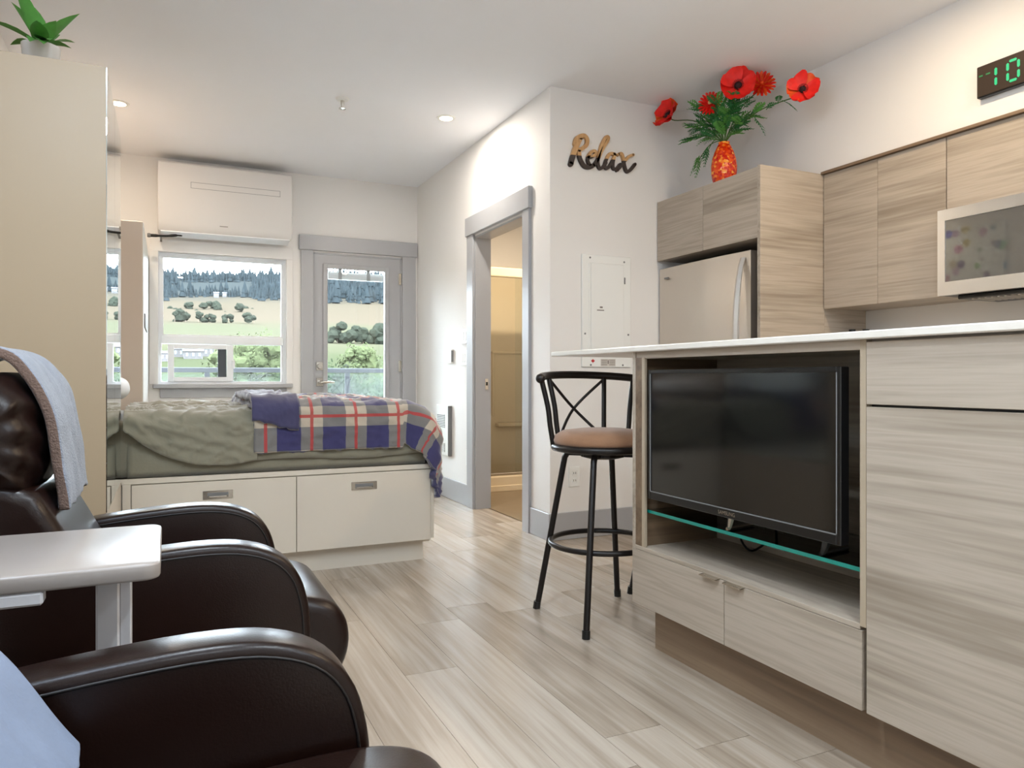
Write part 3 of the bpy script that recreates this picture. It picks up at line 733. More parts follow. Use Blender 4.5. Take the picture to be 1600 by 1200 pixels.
# cloth laid over the near edge (and, for the duvet, the foot end)
def cloth(name, x0, x1, ytop, front, foot, z0, off, nu, nv, m, hem=None, seed=0, amp=.012, thick=.006, matoff=0, folds=(), edge_y=None, edge_x=None, parent=None):
    """x0..x1 flat span, ytop far edge; front(x) = length hanging over the near edge; foot = length over the foot end"""
    b = BM(); uvl = b.loops.layers.uv.new('UVMap')
    ey = BY0+.06 if edge_y is None else edge_y
    ex = BX1-.06 if edge_x is None else edge_x
    L = (min(x1, ex)-x0)+foot
    grid = []
    R = .06+off
    def hang(s, R=R):   # s beyond the shoulder: quarter round, then straight down
        q = R*PI/2
        if s <= 0: return 0.0, 0.0
        if s < q: return R*math.sin(s/R), R*(1-math.cos(s/R))
        return R, R+(s-q)
    for i in range(nu+1):
        u = L*i/nu; x = x0+u; a = max(0, x-ex) if foot else 0
        fl_ = front(min(x, ex+.3)); row = []
        for j in range(nv+1):
            W = (ytop-ey)+fl_; t = W*j/nv; y = ytop-t; c = max(0, ey-y)
            if a > 0 and c > 0:
                s = math.hypot(a, c); ph = math.atan2(c, a); o_, dz = hang(s, R+.12*math.cos(ph)**2)
                k = 1+.25*math.sin(2*ph)
                p = Vector((ex+o_*math.cos(ph)*k, ey-o_*math.sin(ph)*k, z0-dz))
            elif a > 0:
                o_, dz = hang(a, R+.12); p = Vector((ex+o_, y, z0-dz))
            elif c > 0:
                o_, dz = hang(c); p = Vector((x, ey-o_, z0-dz))
            else: p = Vector((x, y, z0))
            n1 = noise.noise(Vector((x*5+seed, y*7-p.z*6, seed)))
            n2 = noise.noise(Vector((x*13+seed, y*17-p.z*15, seed+4)))
            n3 = noise.noise(Vector((x*3-y*9+seed, p.z*8, seed+8)))
            n4 = noise.noise(Vector((x*9-y*4+seed, y*11+p.z*9, seed+2)))
            d = amp*(n1*1.2+.7*n2)+amp*.9*abs(n3)+amp*.8*(1-min(1, abs(n4)*3.2))**2
            for (fx0, fz0, fx1, fz1, fa, fw_) in folds:
                vx, vz = fx1-fx0, fz1-fz0; L2 = vx*vx+vz*vz
                tt = max(0, min(1, ((p.x-fx0)*vx+(p.z-fz0)*vz)/L2)); dd = math.hypot(p.x-fx0-vx*tt, p.z-fz0-vz*tt)
                d += fa*math.exp(-(dd/fw_)**2)*(1-.6*tt)
            if c > 0 and a <= 0: p.y -= d*.8*min(1, c/.08)+.0; p.z += d*max(0, 1-c/.08)
            elif a > 0: p.x += d*.8*min(1, a/.08); p.z += d*max(0, 1-a/.08)
            else: p.z += d
            row.append((b.verts.new(p), (u, t)))
        grid.append(row)
    for i in range(nu):
        for j in range(nv):
            q = [grid[i][j], grid[i+1][j], grid[i+1][j+1], grid[i][j+1]]
            f = b.faces.new([v for v, _ in q])
            for lp, (_, uv) in zip(f.loops, q): lp[uvl].uv = uv
    for f in b.faces: f.normal_update()
    if sum(f.normal.z for f in b.faces) < 0: bmesh.ops.reverse_faces(b, faces=list(b.faces))
    me = bpy.data.meshes.new(name); b.to_mesh(me); b.free()
    o = bpy.data.objects.new(name, me); C.objects.link(o)
    if parent: o.parent = parent; me.transform(wmat(parent).inverted())
    for x in (m if isinstance(m, tuple) else (m,)): me.materials.append(x)
    for p in me.polygons: p.use_smooth = True
    sd = o.modifiers.new('thickness', 'SOLIDIFY'); sd.thickness = thick; sd.offset = -1 if thick < .01 else -1
    if matoff: sd.material_offset = 1; sd.material_offset_rim = 1
    return o
def lerp_tab(tab, x):
    for (a, va), (c, vc) in zip(tab, tab[1:]):
        if x <= c: return va+(vc-va)*max(0, (x-a)/(c-a))
    return tab[-1][1]
sheet_len = [(-.2, .03), (-.16, .06), (-.10, .115), (-.05, .15), (.02, .185), (.12, .215), (.25, .225), (.40, .205)]
s1 = cloth('flat_sheet', BX0+.004, .385, 4.93, lambda x: lerp_tab(sheet_len, x)+.06, 0, .800, 0.0, 90, 150, SHEET, seed=2, amp=.017, thick=.005,
           folds=[(-.15, .77, .26, .645, .030, .016), (-.17, .72, .06, .60, .026, .018), (-.02, .76, .12, .715, .022, .012), (.02, .66, .30, .59, .02, .014), (.20, .77, .36, .70, .016, .012), (-.12, .745, -.04, .66, .022, .012)])
tag(s1, 'rumpled olive flat sheet hanging over the near side of the mattress', 'sheet')
s2 = cloth('plaid_duvet', .37, 1.3, 4.95, lambda x: .275, .53, .835, .012, 100, 120, (PLAID, NAVY), seed=11, amp=.015, thick=.034, matoff=1, edge_x=BX1-.165)
tag(s2, 'navy, grey and beige plaid duvet with red lines over the bed foot', 'duvet')
s3 = cloth('turned_back_corner', .36, .575, 4.6, lambda x: .185+.025*math.sin(x*14), 0, .872, .026, 30, 70, NAVY, seed=21, amp=.011, thick=.03, parent=s2)
s3['label'] = 'plain navy underside of the duvet, folded back'
# a second sheet hem showing under the duvet
s4 = cloth('under_blanket', .38, 1.19, 4.9, lambda x: .262+.008*math.sin(x*9), 0, .795, -.012, 60, 60, SHEET, seed=31, amp=.010, thick=.005)
tag(s4, 'olive blanket hem showing below the plaid duvet', 'blanket')
# pillow at the bed head
b = BM(); t = bmesh.new(); bmesh.ops.create_uvsphere(t, u_segments=40, v_segments=24, radius=1)
for v in t.verts:
    sx = lambda c, e: math.copysign(abs(c)**e, c)
    v.co = Vector((sx(v.co.x, .55)*.20, sx(v.co.y, .55)*.33, sx(v.co.z, .85)*.068))
    v.co.z += .008*noise.noise(v.co*9)
merge(b, t, Matrix.Translation((-.372, 4.2, .880)) @ Matrix.Rotation(-.16, 4, 'Y'))
solo('pillow', b, PILLOW, 'white pillow at the bed head behind the wardrobe edge', 'pillow', smooth=True)

# ================================================================== HALL WALL FITTINGS
def plate(name, label, cat, yc, zc, wy, hz, group=None):
    r = thing(name, label, cat, (XB, yc, zc), 0, group)
    mesh_obj('cover_plate', bx(XB-.007, XB, yc-wy/2, yc+wy/2, zc-hz/2, zc+hz/2, b=.002), WHITE, r)
    return r
r = plate('light_switch', 'white two-gang light switch, upper one left of the bathroom doorway', 'switch', 5.163, 1.27, .115, .115)
for k in (-1, 1): mesh_obj('rocker', bx(XB-.010, XB-.006, 5.163+k*.025-.016, 5.163+k*.025+.016, 1.237, 1.303, b=.002), WHITE, r)
r = plate('light_switch', 'white three-gang light switch, lower one left of the bathroom doorway', 'switch', 5.165, 1.107, .15, .115)
for k in (-1, 0, 1): mesh_obj('rocker', bx(XB-.010, XB-.006, 5.165+k*.045-.016, 5.165+k*.045+.016, 1.074, 1.14, b=.002), WHITE, r)
r = thing('thermostat', 'slim white thermostat to the left of the lower light switch', 'thermostat', (XB, 5.46, 1.12))
mesh_obj('body', bx(XB-.022, XB, 5.41, 5.51, 1.07, 1.18, b=.004), WHITE, r)
mesh_obj('side_vent', bx(XB-.021, XB-.004, 5.407, 5.411, 1.08, 1.17), GREYP, r)
r = thing('power_outlet', 'white power outlet low on the wall left of the bathroom doorway', 'outlet', (XB, 5.10, .36))
mesh_obj('cover_plate', bx(XB-.007, XB, 5.062, 5.138, .30, .42, b=.002), WHITE, r)
for z in (.338, .382): mesh_obj('socket', bx(XB-.010, XB-.006, 5.083, 5.117, z-.016, z+.016, b=.003), WHITE, r)
r = thing('wall_heater', 'white recessed wall heater with grille beyond the foot of the bed', 'heater', (XB, 5.6, .33))
mesh_obj('housing', bx(XB-.03, XB, 5.452, 5.738, .337, .74, b=.008, seg=3), WHITE, r)
mesh_obj('side_frame', bx(XB-.034, XB-.001, 5.444, 5.456, .34, .735, b=.003), GREYP, r)
for zc in (.61, .40):
    b = BM()
    h = .055 if zc > .5 else .035
    box(b, XB-.0315, XB-.0295, 5.53, 5.71, zc-h, zc+h)
    g = mesh_obj('grille', b, GREYP, r)
    b = BM()
    for k in range(9): box(b, XB-.036, XB-.031, 5.53, 5.71, zc-h+k*h/4.2, zc-h+k*h/4.2+.005)
    mesh_obj('grille_slats', b, WHITE, g)['kind'] = 'stuff'
def outlet_k(x, z, label):
    r = thing('power_outlet', label, 'outlet', (x, YK, z))
    mesh_obj('cover_plate', bx(x-.037, x+.037, YK-.007, YK, z-.06, z+.06, b=.002), WHITE, r)
    for k in (-1, 1):
        s = mesh_obj('socket', bx(x-.017, x+.017, YK-.010, YK-.006, z+k*.022-.015, z+k*.022+.015, b=.003), WHITE, r)
        b = BM(); box(b, x-.008, x-.005, YK-.0105, YK-.0095, z+k*.022-.006, z+k*.022+.006); box(b, x+.005, x+.008, YK-.0105, YK-.0095, z+k*.022-.006, z+k*.022+.006)
        mesh_obj('slots', b, DARKP, s)
outlet_k(2.193, .368, 'white power outlet on the wall behind the bar stool')
# electrical panel
EX0, EX1, EZ0, EZ1 = 2.242, 2.590, 1.02, 1.697
r = thing('breaker_panel', 'white electrical breaker panel on the wall beside the refrigerator', 'panel', (2.42, YK, EZ0))
mesh_obj('cover', bx(EX0, EX1, YK-.012, YK, EZ0, EZ1, b=.003), WHITE, r)
dd = mesh_obj('door', bx(EX0+.06, EX1-.055, YK-.018, YK-.011, EZ0+.105, EZ1-.05, b=.003), WHITE, r)
mesh_obj('hinge_rail', bx(EX0+.045, EX0+.058, YK-.016, YK-.011, EZ0+.105, EZ1-.05, b=.002), WHITE, r)
mesh_obj('latch', bx(EX1-.05, EX1-.043, YK-.016, YK-.011, 1.53, 1.57), GREYP, r)
b = BM(); box(b, EX0+.10, EX0+.15, YK-.0185, YK-.0178, 1.36, 1.366); box(b, EX0+.12, EX0+.14, YK-.0185, YK-.0178, 1.376, 1.386)
mesh_obj('small_sticker', b, INK, dd)
for sx, sz in ((EX0+.055, 1.677), (EX1-.05, 1.665), (EX0+.02, 1.22), (EX1-.02, 1.22), (EX0+.06, 1.033), (EX1-.06, 1.033)):
    b = BM(); lathe(b, [(.006, -.0145), (.006, -.011)], (sx, YK, sz), 8, axis='Y'); mesh_obj('screw', b, GREYP, r)
leaf = [(0, 1), (.16, .62), (.34, .72), (.27, .30), (.50, .52), (.58, .36), (.88, .40), (.74, .12), (.88, .0), (.40, -.36), (.44, -.52), (.05, -.46), (.05, -.9)]
poly = leaf+[(-x, z) for x, z in reversed(leaf[1:])]
b = BM(); prism(b, [(EX0+.075+.014*x, 1.056+.014*z) for x, z in poly], YK-.0132, YK-.0118, 'Y'); mesh_obj('maple_leaf_sticker', b, RED, r)
b = BM()
box(b, EX0+.13, EX0+.235, YK-.0126, YK-.0118, 1.026, 1.070)
lb = mesh_obj('printed_label', b, mat('label_paper', (206, 200, 192), .7), r)
b = BM()
for k in range(7): box(b, EX0+.134, EX0+.175, YK-.0130, YK-.0125, 1.030+k*.0055, 1.032+k*.0055); box(b, EX0+.19, EX0+.231, YK-.0130, YK-.0125, 1.030+k*.0055, 1.032+k*.0055)
box(b, EX0+.179, EX0+.186, YK-.0130, YK-.0125, 1.04, 1.062)
mesh_obj('label_print', b, INK, lb)['kind'] = 'stuff'

# sign: cut-out script word, wood above and charcoal below
def sp2(x, y):
    px, py = 860+x/8.572, 160+y/8.572
    th = math.atan((800-261)/1150); Y = YK-.012
    dx = math.sin(th)+(px-800)/1150*math.cos(th); dy = math.cos(th)-(px-800)/1150*math.sin(th)
    return (dx/dy*Y, CAMZ+(591-py)/1150*Y/dy)
STROKES = [([(270, 828), (300, 720), (340, 600), (378, 520), (400, 470)], 34),
           ([(325, 560), (345, 490), (400, 452), (455, 450), (490, 500), (480, 570), (430, 615), (380, 640)], 26),
           ([(380, 640), (385, 720), (415, 800), (460, 858), (530, 868), (585, 835)], 27),
           ([(500, 735), (560, 730), (605, 690), (592, 655), (545, 665), (505, 725), (500, 790), (530, 850)], 20),
           ([(585, 835), (640, 750), (700, 620), (760, 520), (772, 470), (740, 470), (690, 560), (655, 680), (632, 800), (655, 880), (700, 870), (740, 810)], 21),
           ([(850, 695), (795, 690), (750, 760), (725, 850), (755, 885), (800, 840), (850, 740), (862, 700)], 20),
           ([(862, 700), (838, 800), (838, 880), (880, 890), (930, 830)], 19),
           ([(905, 700), (950, 690), (975, 760), (990, 850), (1020, 925), (1070, 905), (1130, 830)], 21),
           ([(1105, 705), (1050, 725), (985, 800), (930, 870), (890, 915)], 18)]
def stroke(b, pts, hw):
    q = smoothline([(*sp2(x, y), 0) for x, y in pts], 5)
    k = hw/8.572/1150*4.36
    Lp, Rp = [], []
    for i, p in enumerate(q):
        d = (q[min(i+1, len(q)-1)]-q[max(i-1, 0)]).normalized(); nrm = Vector((-d.y, d.x, 0))
        Lp.append(p+nrm*k); Rp.append(p-nrm*k)
    dpt = RND.uniform(-.0006, .0006)
    for i in range(len(q)-1):
        prism(b, [(v.x, v.y) for v in (Lp[i], Lp[i+1], Rp[i+1], Rp[i])], YK-.020+dpt, YK-.001, 'Y')
    for p in (q[0], q[-1]): lathe(b, [(k, -.020+dpt), (k, -.001)], (p.x, YK, p.y), 12, axis='Y')
p0 = sp2(250, 700); p1 = sp2(1130, 805)
nv = Vector((-(p1[1]-p0[1]), 0, p1[0]-p0[0])).normalized()
r = thing('word_sign', 'cut-out wooden script sign reading Relax on the wall', 'sign', (2.4, YK-.01, 2.2))
for idx in ((0, 1, 2), (3,), (4,), (5, 6), (7, 8)):     # one part per letter: pine above, charcoal below
    b = BM()
    for i in idx: stroke(b, *STROKES[i])
    b2 = b.copy()
    for bb, keep in ((b, True), (b2, False)):
        bmesh.ops.bisect_plane(bb, geom=list(bb.verts)+list(bb.edges)+list(bb.faces), plane_co=(p0[0], 0, p0[1]), plane_no=nv, clear_inner=keep, clear_outer=not keep)
    lt = mesh_obj('letter', b, SIGNW, r)
    mesh_obj('lower_half', b2, SIGND, lt)['label'] = 'charcoal lower half of the letter'

# ceiling sprinkler
SX, SY = .972, 4.52
r = thing('sprinkler', 'small white fire sprinkler on the ceiling over the bed foot', 'sprinkler', (SX, SY, HC))
b = BM(); lathe(b, [(.042, HC), (.036, HC-.01), (.018, HC-.014)], (SX, SY, 0), 20); mesh_obj('escutcheon', b, WHITE, r, True)
b = BM(); lathe(b, [(.012, HC-.012), (.010, HC-.035), (.006, HC-.06)], (SX, SY, 0), 10); mesh_obj('stem', b, CHROME, r)
b = BM(); lathe(b, [(.022, HC-.06), (.022, HC-.063), (.004, HC-.066)], (SX, SY, 0), 14); mesh_obj('deflector', b, CHROME, r)

# ================================================================== BATHROOM (seen through the doorway)
SY0, SY1, SX0, SX1 = 5.65, YB-.004, XB+.124, 3.30
r = thing('shower_stall', 'cream shower stall with glass door seen through the bathroom doorway', 'shower', (2.7, 6.0, 0))
mesh_obj('curb', bx(SX0, SX1, SY0, SY0+.07, 0, .13, b=.012, seg=2), ACRYL, r)
mesh_obj('curb_step', bx(SX0, SX1, SY0-.012, SY0+.002, 0, .05, b=.004), ACRYL, r)
mesh_obj('tray', bx(SX0, SX1, SY0+.06, SY1, 0, .06), ACRYL, r)
b = BM(); box(b, SX0, SX1, SY1-.03, SY1, .05, 2.0, b=.004); box(b, SX0, SX0+.025, SY0+.03, SY1, .05, 2.0, b=.004); box(b, SX1-.025, SX1, SY0+.03, SY1, .05, 2.0, b=.004)
mesh_obj('surround', b, ACRYL, r)
b = BM(); box(b, 2.78, SX1-.02, SY1-.11, SY1-.02, .50, .54, b=.012, seg=2); mesh_obj('soap_ledge', b, ACRYL, r)
b = BM(); box(b, 2.74, SX1-.02, SY1-.05, SY1-.02, 1.18, 1.205, b=.008, seg=2); box(b, 2.74, 2.77, SY1-.045, SY1-.02, .6, 1.2, b=.008); mesh_obj('raised_panel', b, ACRYL, r)
b = BM(); box(b, SX0, SX1, SY0+.005, SY0+.065, 1.81, 1.89, b=.01, seg=2); mesh_obj('header_rail', b, ACRYL, r)
mesh_obj('bottom_track', bx(SX0, SX1, SY0+.015, SY0+.055, .13, .152, b=.003), CHROME, r)
for x0, x1, yy in ((SX0+.005, 2.75, SY0+.022), (2.70, SX1-.02, SY0+.042)):
    mesh_obj('glass_panel', bx(x0, x1, yy, yy+.006, .152, 1.82), PANE, r)
b = BM(); tube(b, smoothline([(SX0+.02, 6.0, 2.02), (SX0+.12, 6.0, 2.04), (SX0+.20, 5.98, 2.0)], 4), .010, 8); lathe(b, [(.02, 2.0), (.045, 1.965), (.045, 1.955)], (SX0+.21, 5.97, 0), 14)
mesh_obj('shower_head', b, CHROME, r)

# ================================================================== KITCHEN, RIGHT WALL
FX = 2.792; FY0 = 2.934
r = thing('fridge_cabinet', 'wood-grain two-door cabinet above the refrigerator with tall side panel', 'cabinet', (3.0, 3.37, 1.69))
mesh_obj('carcass', bx(FX+.02, XU-.002, FY0+.001, YK-.003, 1.69, 2.056), WOODY, r)
mesh_obj('door', bx(FX, FX+.019, 3.3715, YK-.006, 1.688, 2.058, b=.001), WOODY, r)
mesh_obj('door', bx(FX, FX+.019, FY0+.002, 3.3685, 1.688, 2.058, b=.001), WOODY, r)
mesh_obj('side_panel', bx(FX-.004, XU-.002, FY0-.022, FY0, 0, 2.064, b=.001), WOODX, r)
mesh_obj('side_panel_rear', bx(XU-.002, XR-.002, FY0-.022, FY0, 0, 2.06), WOODX, r)
# refrigerator
r = thing('refrigerator', 'stainless steel refrigerator under the cabinet at the kitchen wall', 'refrigerator', (3.1, 3.4, 0))
mesh_obj('body', bx(FX+.075, XR-.03, 3.0, YK-.02, .02, 1.625, b=.004), DARKP, r)
f0, f1 = 2.998, YK-.015
b = BM(); prism(b, [(FX+.07, f0), (FX+.07, f1), (FX+.012, f1), (FX-.0, (f0+f1)/2+.15), (FX-.0, (f0+f1)/2-.15), (FX+.012, f0)], .62, 1.635, 'Z', b=.004)
d = mesh_obj('door', b, STEELD, r, True, ang=30)
b = BM(); prism(b, [(FX+.07, f0), (FX+.07, f1), (FX+.012, f1), (FX-.0, (f0+f1)/2+.15), (FX-.0, (f0+f1)/2-.15), (FX+.012, f0)], .06, .61, 'Z', b=.004)
d2 = mesh_obj('freezer_drawer', b, STEELD, r, True, ang=30)
b = BM(); hy = 3.045
rs = []
for i in range(17):
    t = i/16; z = .78+(1.60-.78)*t; bow = .055*math.sin(PI*t)**.7+.004
    rs.append([(FX+.006-bow, hy-.018, z), (FX+.006-bow-.010, hy, z), (FX+.006-bow, hy+.022, z), (FX+.010-bow*.75, hy+.01, z), (FX+.010-bow*.75, hy-.01, z)])
rings(b, rs); mesh_obj('door_handle', b, STEEL, d, True, ang=30)
b = BM(); tube(b, [(FX-.0, 3.1, .55), (FX-.05, 3.1, .55), (FX-.05, 3.7, .55), (FX-.0, 3.7, .55)], .010, 8); mesh_obj('drawer_handle', b, STEEL, d2)
b = BM(); box(b, FX-.003, FX+.004, 3.69, 3.73, 1.565, 1.575); mesh_obj('badge', b, GREYP, d)
# upper cabinets, one run of separate units
CZ0, CZ1 = 1.331, 2.066
def upper(y0, y1, z0, label, doors):
    r = thing('wall_cabinet', label, 'cabinet', ((XU+XR)/2, (y0+y1)/2, z0), 0, None)
    mesh_obj('carcass', bx(XU+.006, XR-.002, y0+.0005, y1-.0005, z0, CZ1-.002), WOODY, r)
    for a, c in doors:
        mesh_obj('door', bx(XU-.014, XU+.005, a+.0015, c-.0015, z0-.002, CZ1-.008, b=.001), WOODY, r)
upper(2.573, 2.910, CZ0, 'wood-grain wall cabinet next to the tall refrigerator panel', [(2.573, 2.908)])
upper(2.212, 2.573, CZ0, 'wood-grain wall cabinet directly left of the microwave', [(2.212, 2.573)])
upper(1.448, 2.210, 1.715, 'short wood-grain cabinet above the microwave', [(1.83, 2.210), (1.448, 1.83)])
upper(1.0, 1.446, CZ0, 'wood-grain wall cabinet right of the microwave', [(1.0, 1.446)])
b = BM(); prism(b, [(XU-.002, CZ1-.006), (XU-.032, CZ1-.006), (XU-.032, CZ1+.006), (XU-.002, CZ1+.018)], .99, 2.911, 'Y')
solo('crown_rail', b, WOODK, 'thin brown rail running along the top of the wall cabinets', 'rail')
# microwave
MX, MY0, MY1, MZ0, MZ1 = 3.17, 1.45, 2.208, 1.326, 1.712
r = thing('microwave', 'stainless over-range microwave with dark window below the short cabinet', 'microwave', (3.35, 1.83, MZ0))
mesh_obj('body', bx(MX+.03, XR-.003, MY0, MY1, MZ0, MZ1, b=.004), DARKP, r)
b = BM()
wy0, wy1, wz0, wz1 = 1.70, 2.173, 1.386, 1.662
for a in ((wy1, MY1, MZ0, MZ1), (1.62, wy0, MZ0, MZ1), (wy0, wy1, wz1, MZ1), (wy0, wy1, MZ0, wz0)): box(b, MX, MX+.03, *a)
d = mesh_obj('door', b, STEEL, r)
mesh_obj('window', bx(MX+.003, MX+.02, wy0-.001, wy1+.001, wz0-.001, wz1+.001), MWGLASS, d)
b = BM(); tube(b, [(MX, 1.65, 1.38), (MX-.04, 1.65, 1.40), (MX-.04, 1.65, 1.64), (MX, 1.65, 1.66)], .011, 8); mesh_obj('handle', b, STEEL, d)
mesh_obj('control_panel', bx(MX, MX+.03, MY0, 1.615, MZ0, MZ1, b=.002), BLACKG, r)
b = BM(); lathe(b, [(.010, -.002), (.010, .001)], (MX, 1.812, 1.688), 16, axis='X'); mesh_obj('badge', b, INK, d)
b = BM(); box(b, MX+.05, XR-.06, MY0+.03, MY1-.06, MZ0-.018, MZ0+.001, b=.004)
u = mesh_obj('vent_base', b, DARKP, r)
for y in (1.66, 2.0):
    b = BM()
    for k in range(8): box(b, MX+.07, MX+.22, y-.11+k*.028, y-.10+k*.028, MZ0-.023, MZ0-.017)
    g = mesh_obj('grease_filter', b, STEELD, r)
# clock on the bulkhead
r = thing('digital_clock', 'black digital wall clock with green numerals above the cabinets', 'clock', (XU-.015, 1.86, 2.18))
mesh_obj('case', bx(XU-.032, XU-.001, 1.66, 2.06, 2.178, 2.316, b=.003), DARKP, r)
mesh_obj('face', bx(XU-.0335, XU-.031, 1.665, 2.055, 2.183, 2.311), mat('clock_face', (58, 46, 36), .25), r)
def seg_bm(yc, segs, w_=.044, h=.084, z=2.247):
    b = BM(); t = .0055
    S = {'A': (0, h/2, 1), 'G': (0, 0, 1), 'D': (0, -h/2, 1), 'F': (w_/2, h/4, 0), 'B': (-w_/2, h/4, 0), 'E': (w_/2, -h/4, 0), 'C': (-w_/2, -h/4, 0)}
    for s in segs:
        dy, dz, hor = S[s]; y, zz = yc+dy, z+dz
        if hor: poly = [(y-w_/2+.006, zz), (y-w_/2+.010, zz+t), (y+w_/2-.010, zz+t), (y+w_/2-.006, zz), (y+w_/2-.010, zz-t), (y-w_/2+.010, zz-t)]
        else: poly = [(y, zz-h/4+.004), (y+t, zz-h/4+.009), (y+t, zz+h/4-.009), (y, zz+h/4-.004), (y-t, zz+h/4-.009), (y-t, zz-h/4+.009)]
        prism(b, poly, XU-.0350, XU-.0333, 'X')
    return b
mesh_obj('numeral', seg_bm(1.998, 'BC'), LED, r); mesh_obj('numeral', seg_bm(1.905, 'ABCDEF'), LED, r)
DIM = emit('dim_led', (30, 110, 60), .35)
b = BM(); box(b, XU-.035, XU-.0333, 2.032, 2.048, 2.268, 2.274); box(b, XU-.035, XU-.0333, 2.0, 2.018, 2.268, 2.274); mesh_obj('indicator_mark', b, DIM, r)
# counter and base cabinets along the right wall (behind the island)
solo('kitchen_worktop', bx(2.93, XR-.002, .95, FY0-.024, .89, .92, b=.003), QUARTZ, 'pale stone worktop along the right kitchen wall', 'worktop')
for k, (y0, y1) in enumerate(((.96, 1.6), (1.6, 2.25), (2.25, 2.905))):
    r = thing('base_cabinet', 'wood-grain base cabinet under the wall worktop, %s' % ('nearest the viewer', 'middle of three', 'next to the refrigerator panel')[k], 'cabinet', (3.25, (y0+y1)/2, 0))
    mesh_obj('carcass', bx(2.97, XR-.003, y0, y1, .10, .888), WOODY, r)
    mesh_obj('door', bx(2.95, 2.969, y0+.002, y1-.002, .10, .886, b=.001), WOODY, r)
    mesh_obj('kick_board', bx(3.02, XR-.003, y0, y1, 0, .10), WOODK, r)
def bottle(x, y, h, rr, capm, label, bodym):
    r = thing('bottle', label, 'bottle', (x, y, .92))
    b = BM(); lathe(b, [(rr*.95, .92), (rr, .93), (rr, .92+h*.72), (rr*.45, .92+h*.82), (rr*.42, .92+h*.88)], (x, y, 0), 16); mesh_obj('body', b, bodym, r, True)
    b = BM(); lathe(b, [(rr*.55, .92+h*.88), (rr*.55, .92+h)], (x, y, 0), 14); mesh_obj('cap', b, capm, r)
bottle(3.40, 2.86, .300, .032, DARKP, 'dark bottle with pale label behind the island counter, left of the pair', mat('bottle_a', (40, 30, 26), .2))
bottle(3.42, 2.79, .297, .032, DARKP, 'dark bottle with pale label behind the island counter, right of the pair', mat('bottle_b', (54, 40, 32), .2))
bottle(3.36, 2.88, .272, .022, RED, 'slim red-capped bottle beside the tall kitchen side panel', mat('bottle_c', (90, 20, 16), .25))

# ================================================================== ISLAND
IX = 1.50; IXB = 2.06; IY0, IY1, IYS = .42, 2.19, 1.232
KZ = .16; NZ = .366; TZ = 1.045
r = isl = thing('kitchen_island', 'wood-grain kitchen island with open television niche and drawers', 'island', (1.78, 1.3, 0))
mesh_obj('end_panel', bx(IX, IXB, IY1-.018, IY1, KZ, TZ, b=.001), WOODX, r)
b = BM(); box(b, IX+.02, IXB, IY0, IYS-.009, KZ, TZ); mesh_obj('drawer_carcass', b, WOODY, r)
b = BM(); box(b, IX+.02, IXB, IYS+.009, IY1-.018, KZ, NZ-.004); mesh_obj('lower_carcass', b, WOODY, r)
mesh_obj('divider', bx(IX, IXB, IYS-.009, IYS+.009, KZ+.2, TZ, b=.001), EDGE, r)
ND = 1.835
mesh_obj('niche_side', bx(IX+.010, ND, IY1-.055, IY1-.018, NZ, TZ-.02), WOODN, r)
mesh_obj('niche_back', bx(ND, ND+.018, IYS+.009, IY1-.018, NZ-.004, TZ-.001), WOODY, r)
mesh_obj('niche_floor', bx(IX, ND, IYS+.009, IY1-.018, NZ-.014, NZ, b=.001), WOODY, r)
mesh_obj('niche_top', bx(IX+.004, ND, IYS+.009, IY1-.018, TZ-.024, TZ, b=.001), WOODY, r)
mesh_obj('edge_strip', bx(IX, IX+.012, IY1-.072, IY1-.056, NZ, TZ-.02, b=.001), EDGE, r)
mesh_obj('edge_strip', bx(IX+.001, IX+.012, IY1-.056, IY1-.018, NZ, TZ-.02), WOODN, r)
mesh_obj('niche_near_side', bx(IX+.012, ND, IYS+.009, IYS+.013, NZ, TZ-.024), WOODX, r)  # plain laminate lining on the divider side of the niche
def idoor(y0, y1, z0, z1, name='door'):
    return mesh_obj(name, bx(IX-.002, IX+.018, y0, y1, z0, z1, b=.001), WOODY, r)
ydv = 1.7125
d1_ = idoor(ydv+.0015, IY1-.002, KZ, NZ-.015); d2_ = idoor(IYS+.002, ydv-.0015, KZ, NZ-.015)
for d_, yc in ((d1_, ydv+.055), (d2_, ydv-.05)):
    b = BM(); prism(b, [(IX+.01, NZ-.0145), (IX-.022, NZ-.0145), (IX-.022, NZ-.017), (IX-.0205, NZ-.0172), (IX-.019, NZ-.0162), (IX-.003, NZ-.0130), (IX+.01, NZ-.0130)], yc-.036, yc+.036, 'Y')
    mesh_obj('tab_handle', b, CHROME, d_)
idoor(.44, IYS-.011, .8915, TZ-.006, 'drawer'); idoor(.44, IYS-.011, KZ, .8855, 'door')
mesh_obj('finger_gap', bx(IX+.017, IX+.0205, .44, IYS-.011, .8855, .8915), DARKP, r)
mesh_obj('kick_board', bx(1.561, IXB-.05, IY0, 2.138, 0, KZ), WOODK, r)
for yc, zc in ((1.93, .445), (1.845, .44)):
    o_ = mesh_obj('outlet_plate', bx(ND-.006, ND, yc-.037, yc+.037, zc-.055, zc+.055, b=.002), WHITE, r)
    mesh_obj('socket', bx(ND-.009, ND-.005, yc-.016, yc+.016, zc-.035, zc+.035, b=.002), GREYP, o_)
mesh_obj('plug', bx(ND-.03, ND-.006, 1.945, 1.975, .45, .49, b=.003), DARKP, r)
b = BM(); tube(b, smoothline([(ND-.02, 1.96, .47), (ND-.03, 1.98, .40), (ND-.05, 1.90, .372), (ND-.04, 1.82, .45), (ND-.04, 1.8, .6)], 5), .004, 6); mesh_obj('cable', b, DARKP, r)
for z in (.83, .70):
    b = BM(); lathe(b, [(.008, -.006), (.008, 0)], (1.72, IYS+.019, z), 10, axis='Y'); mesh_obj('hole_cap', b, CHROME, r)
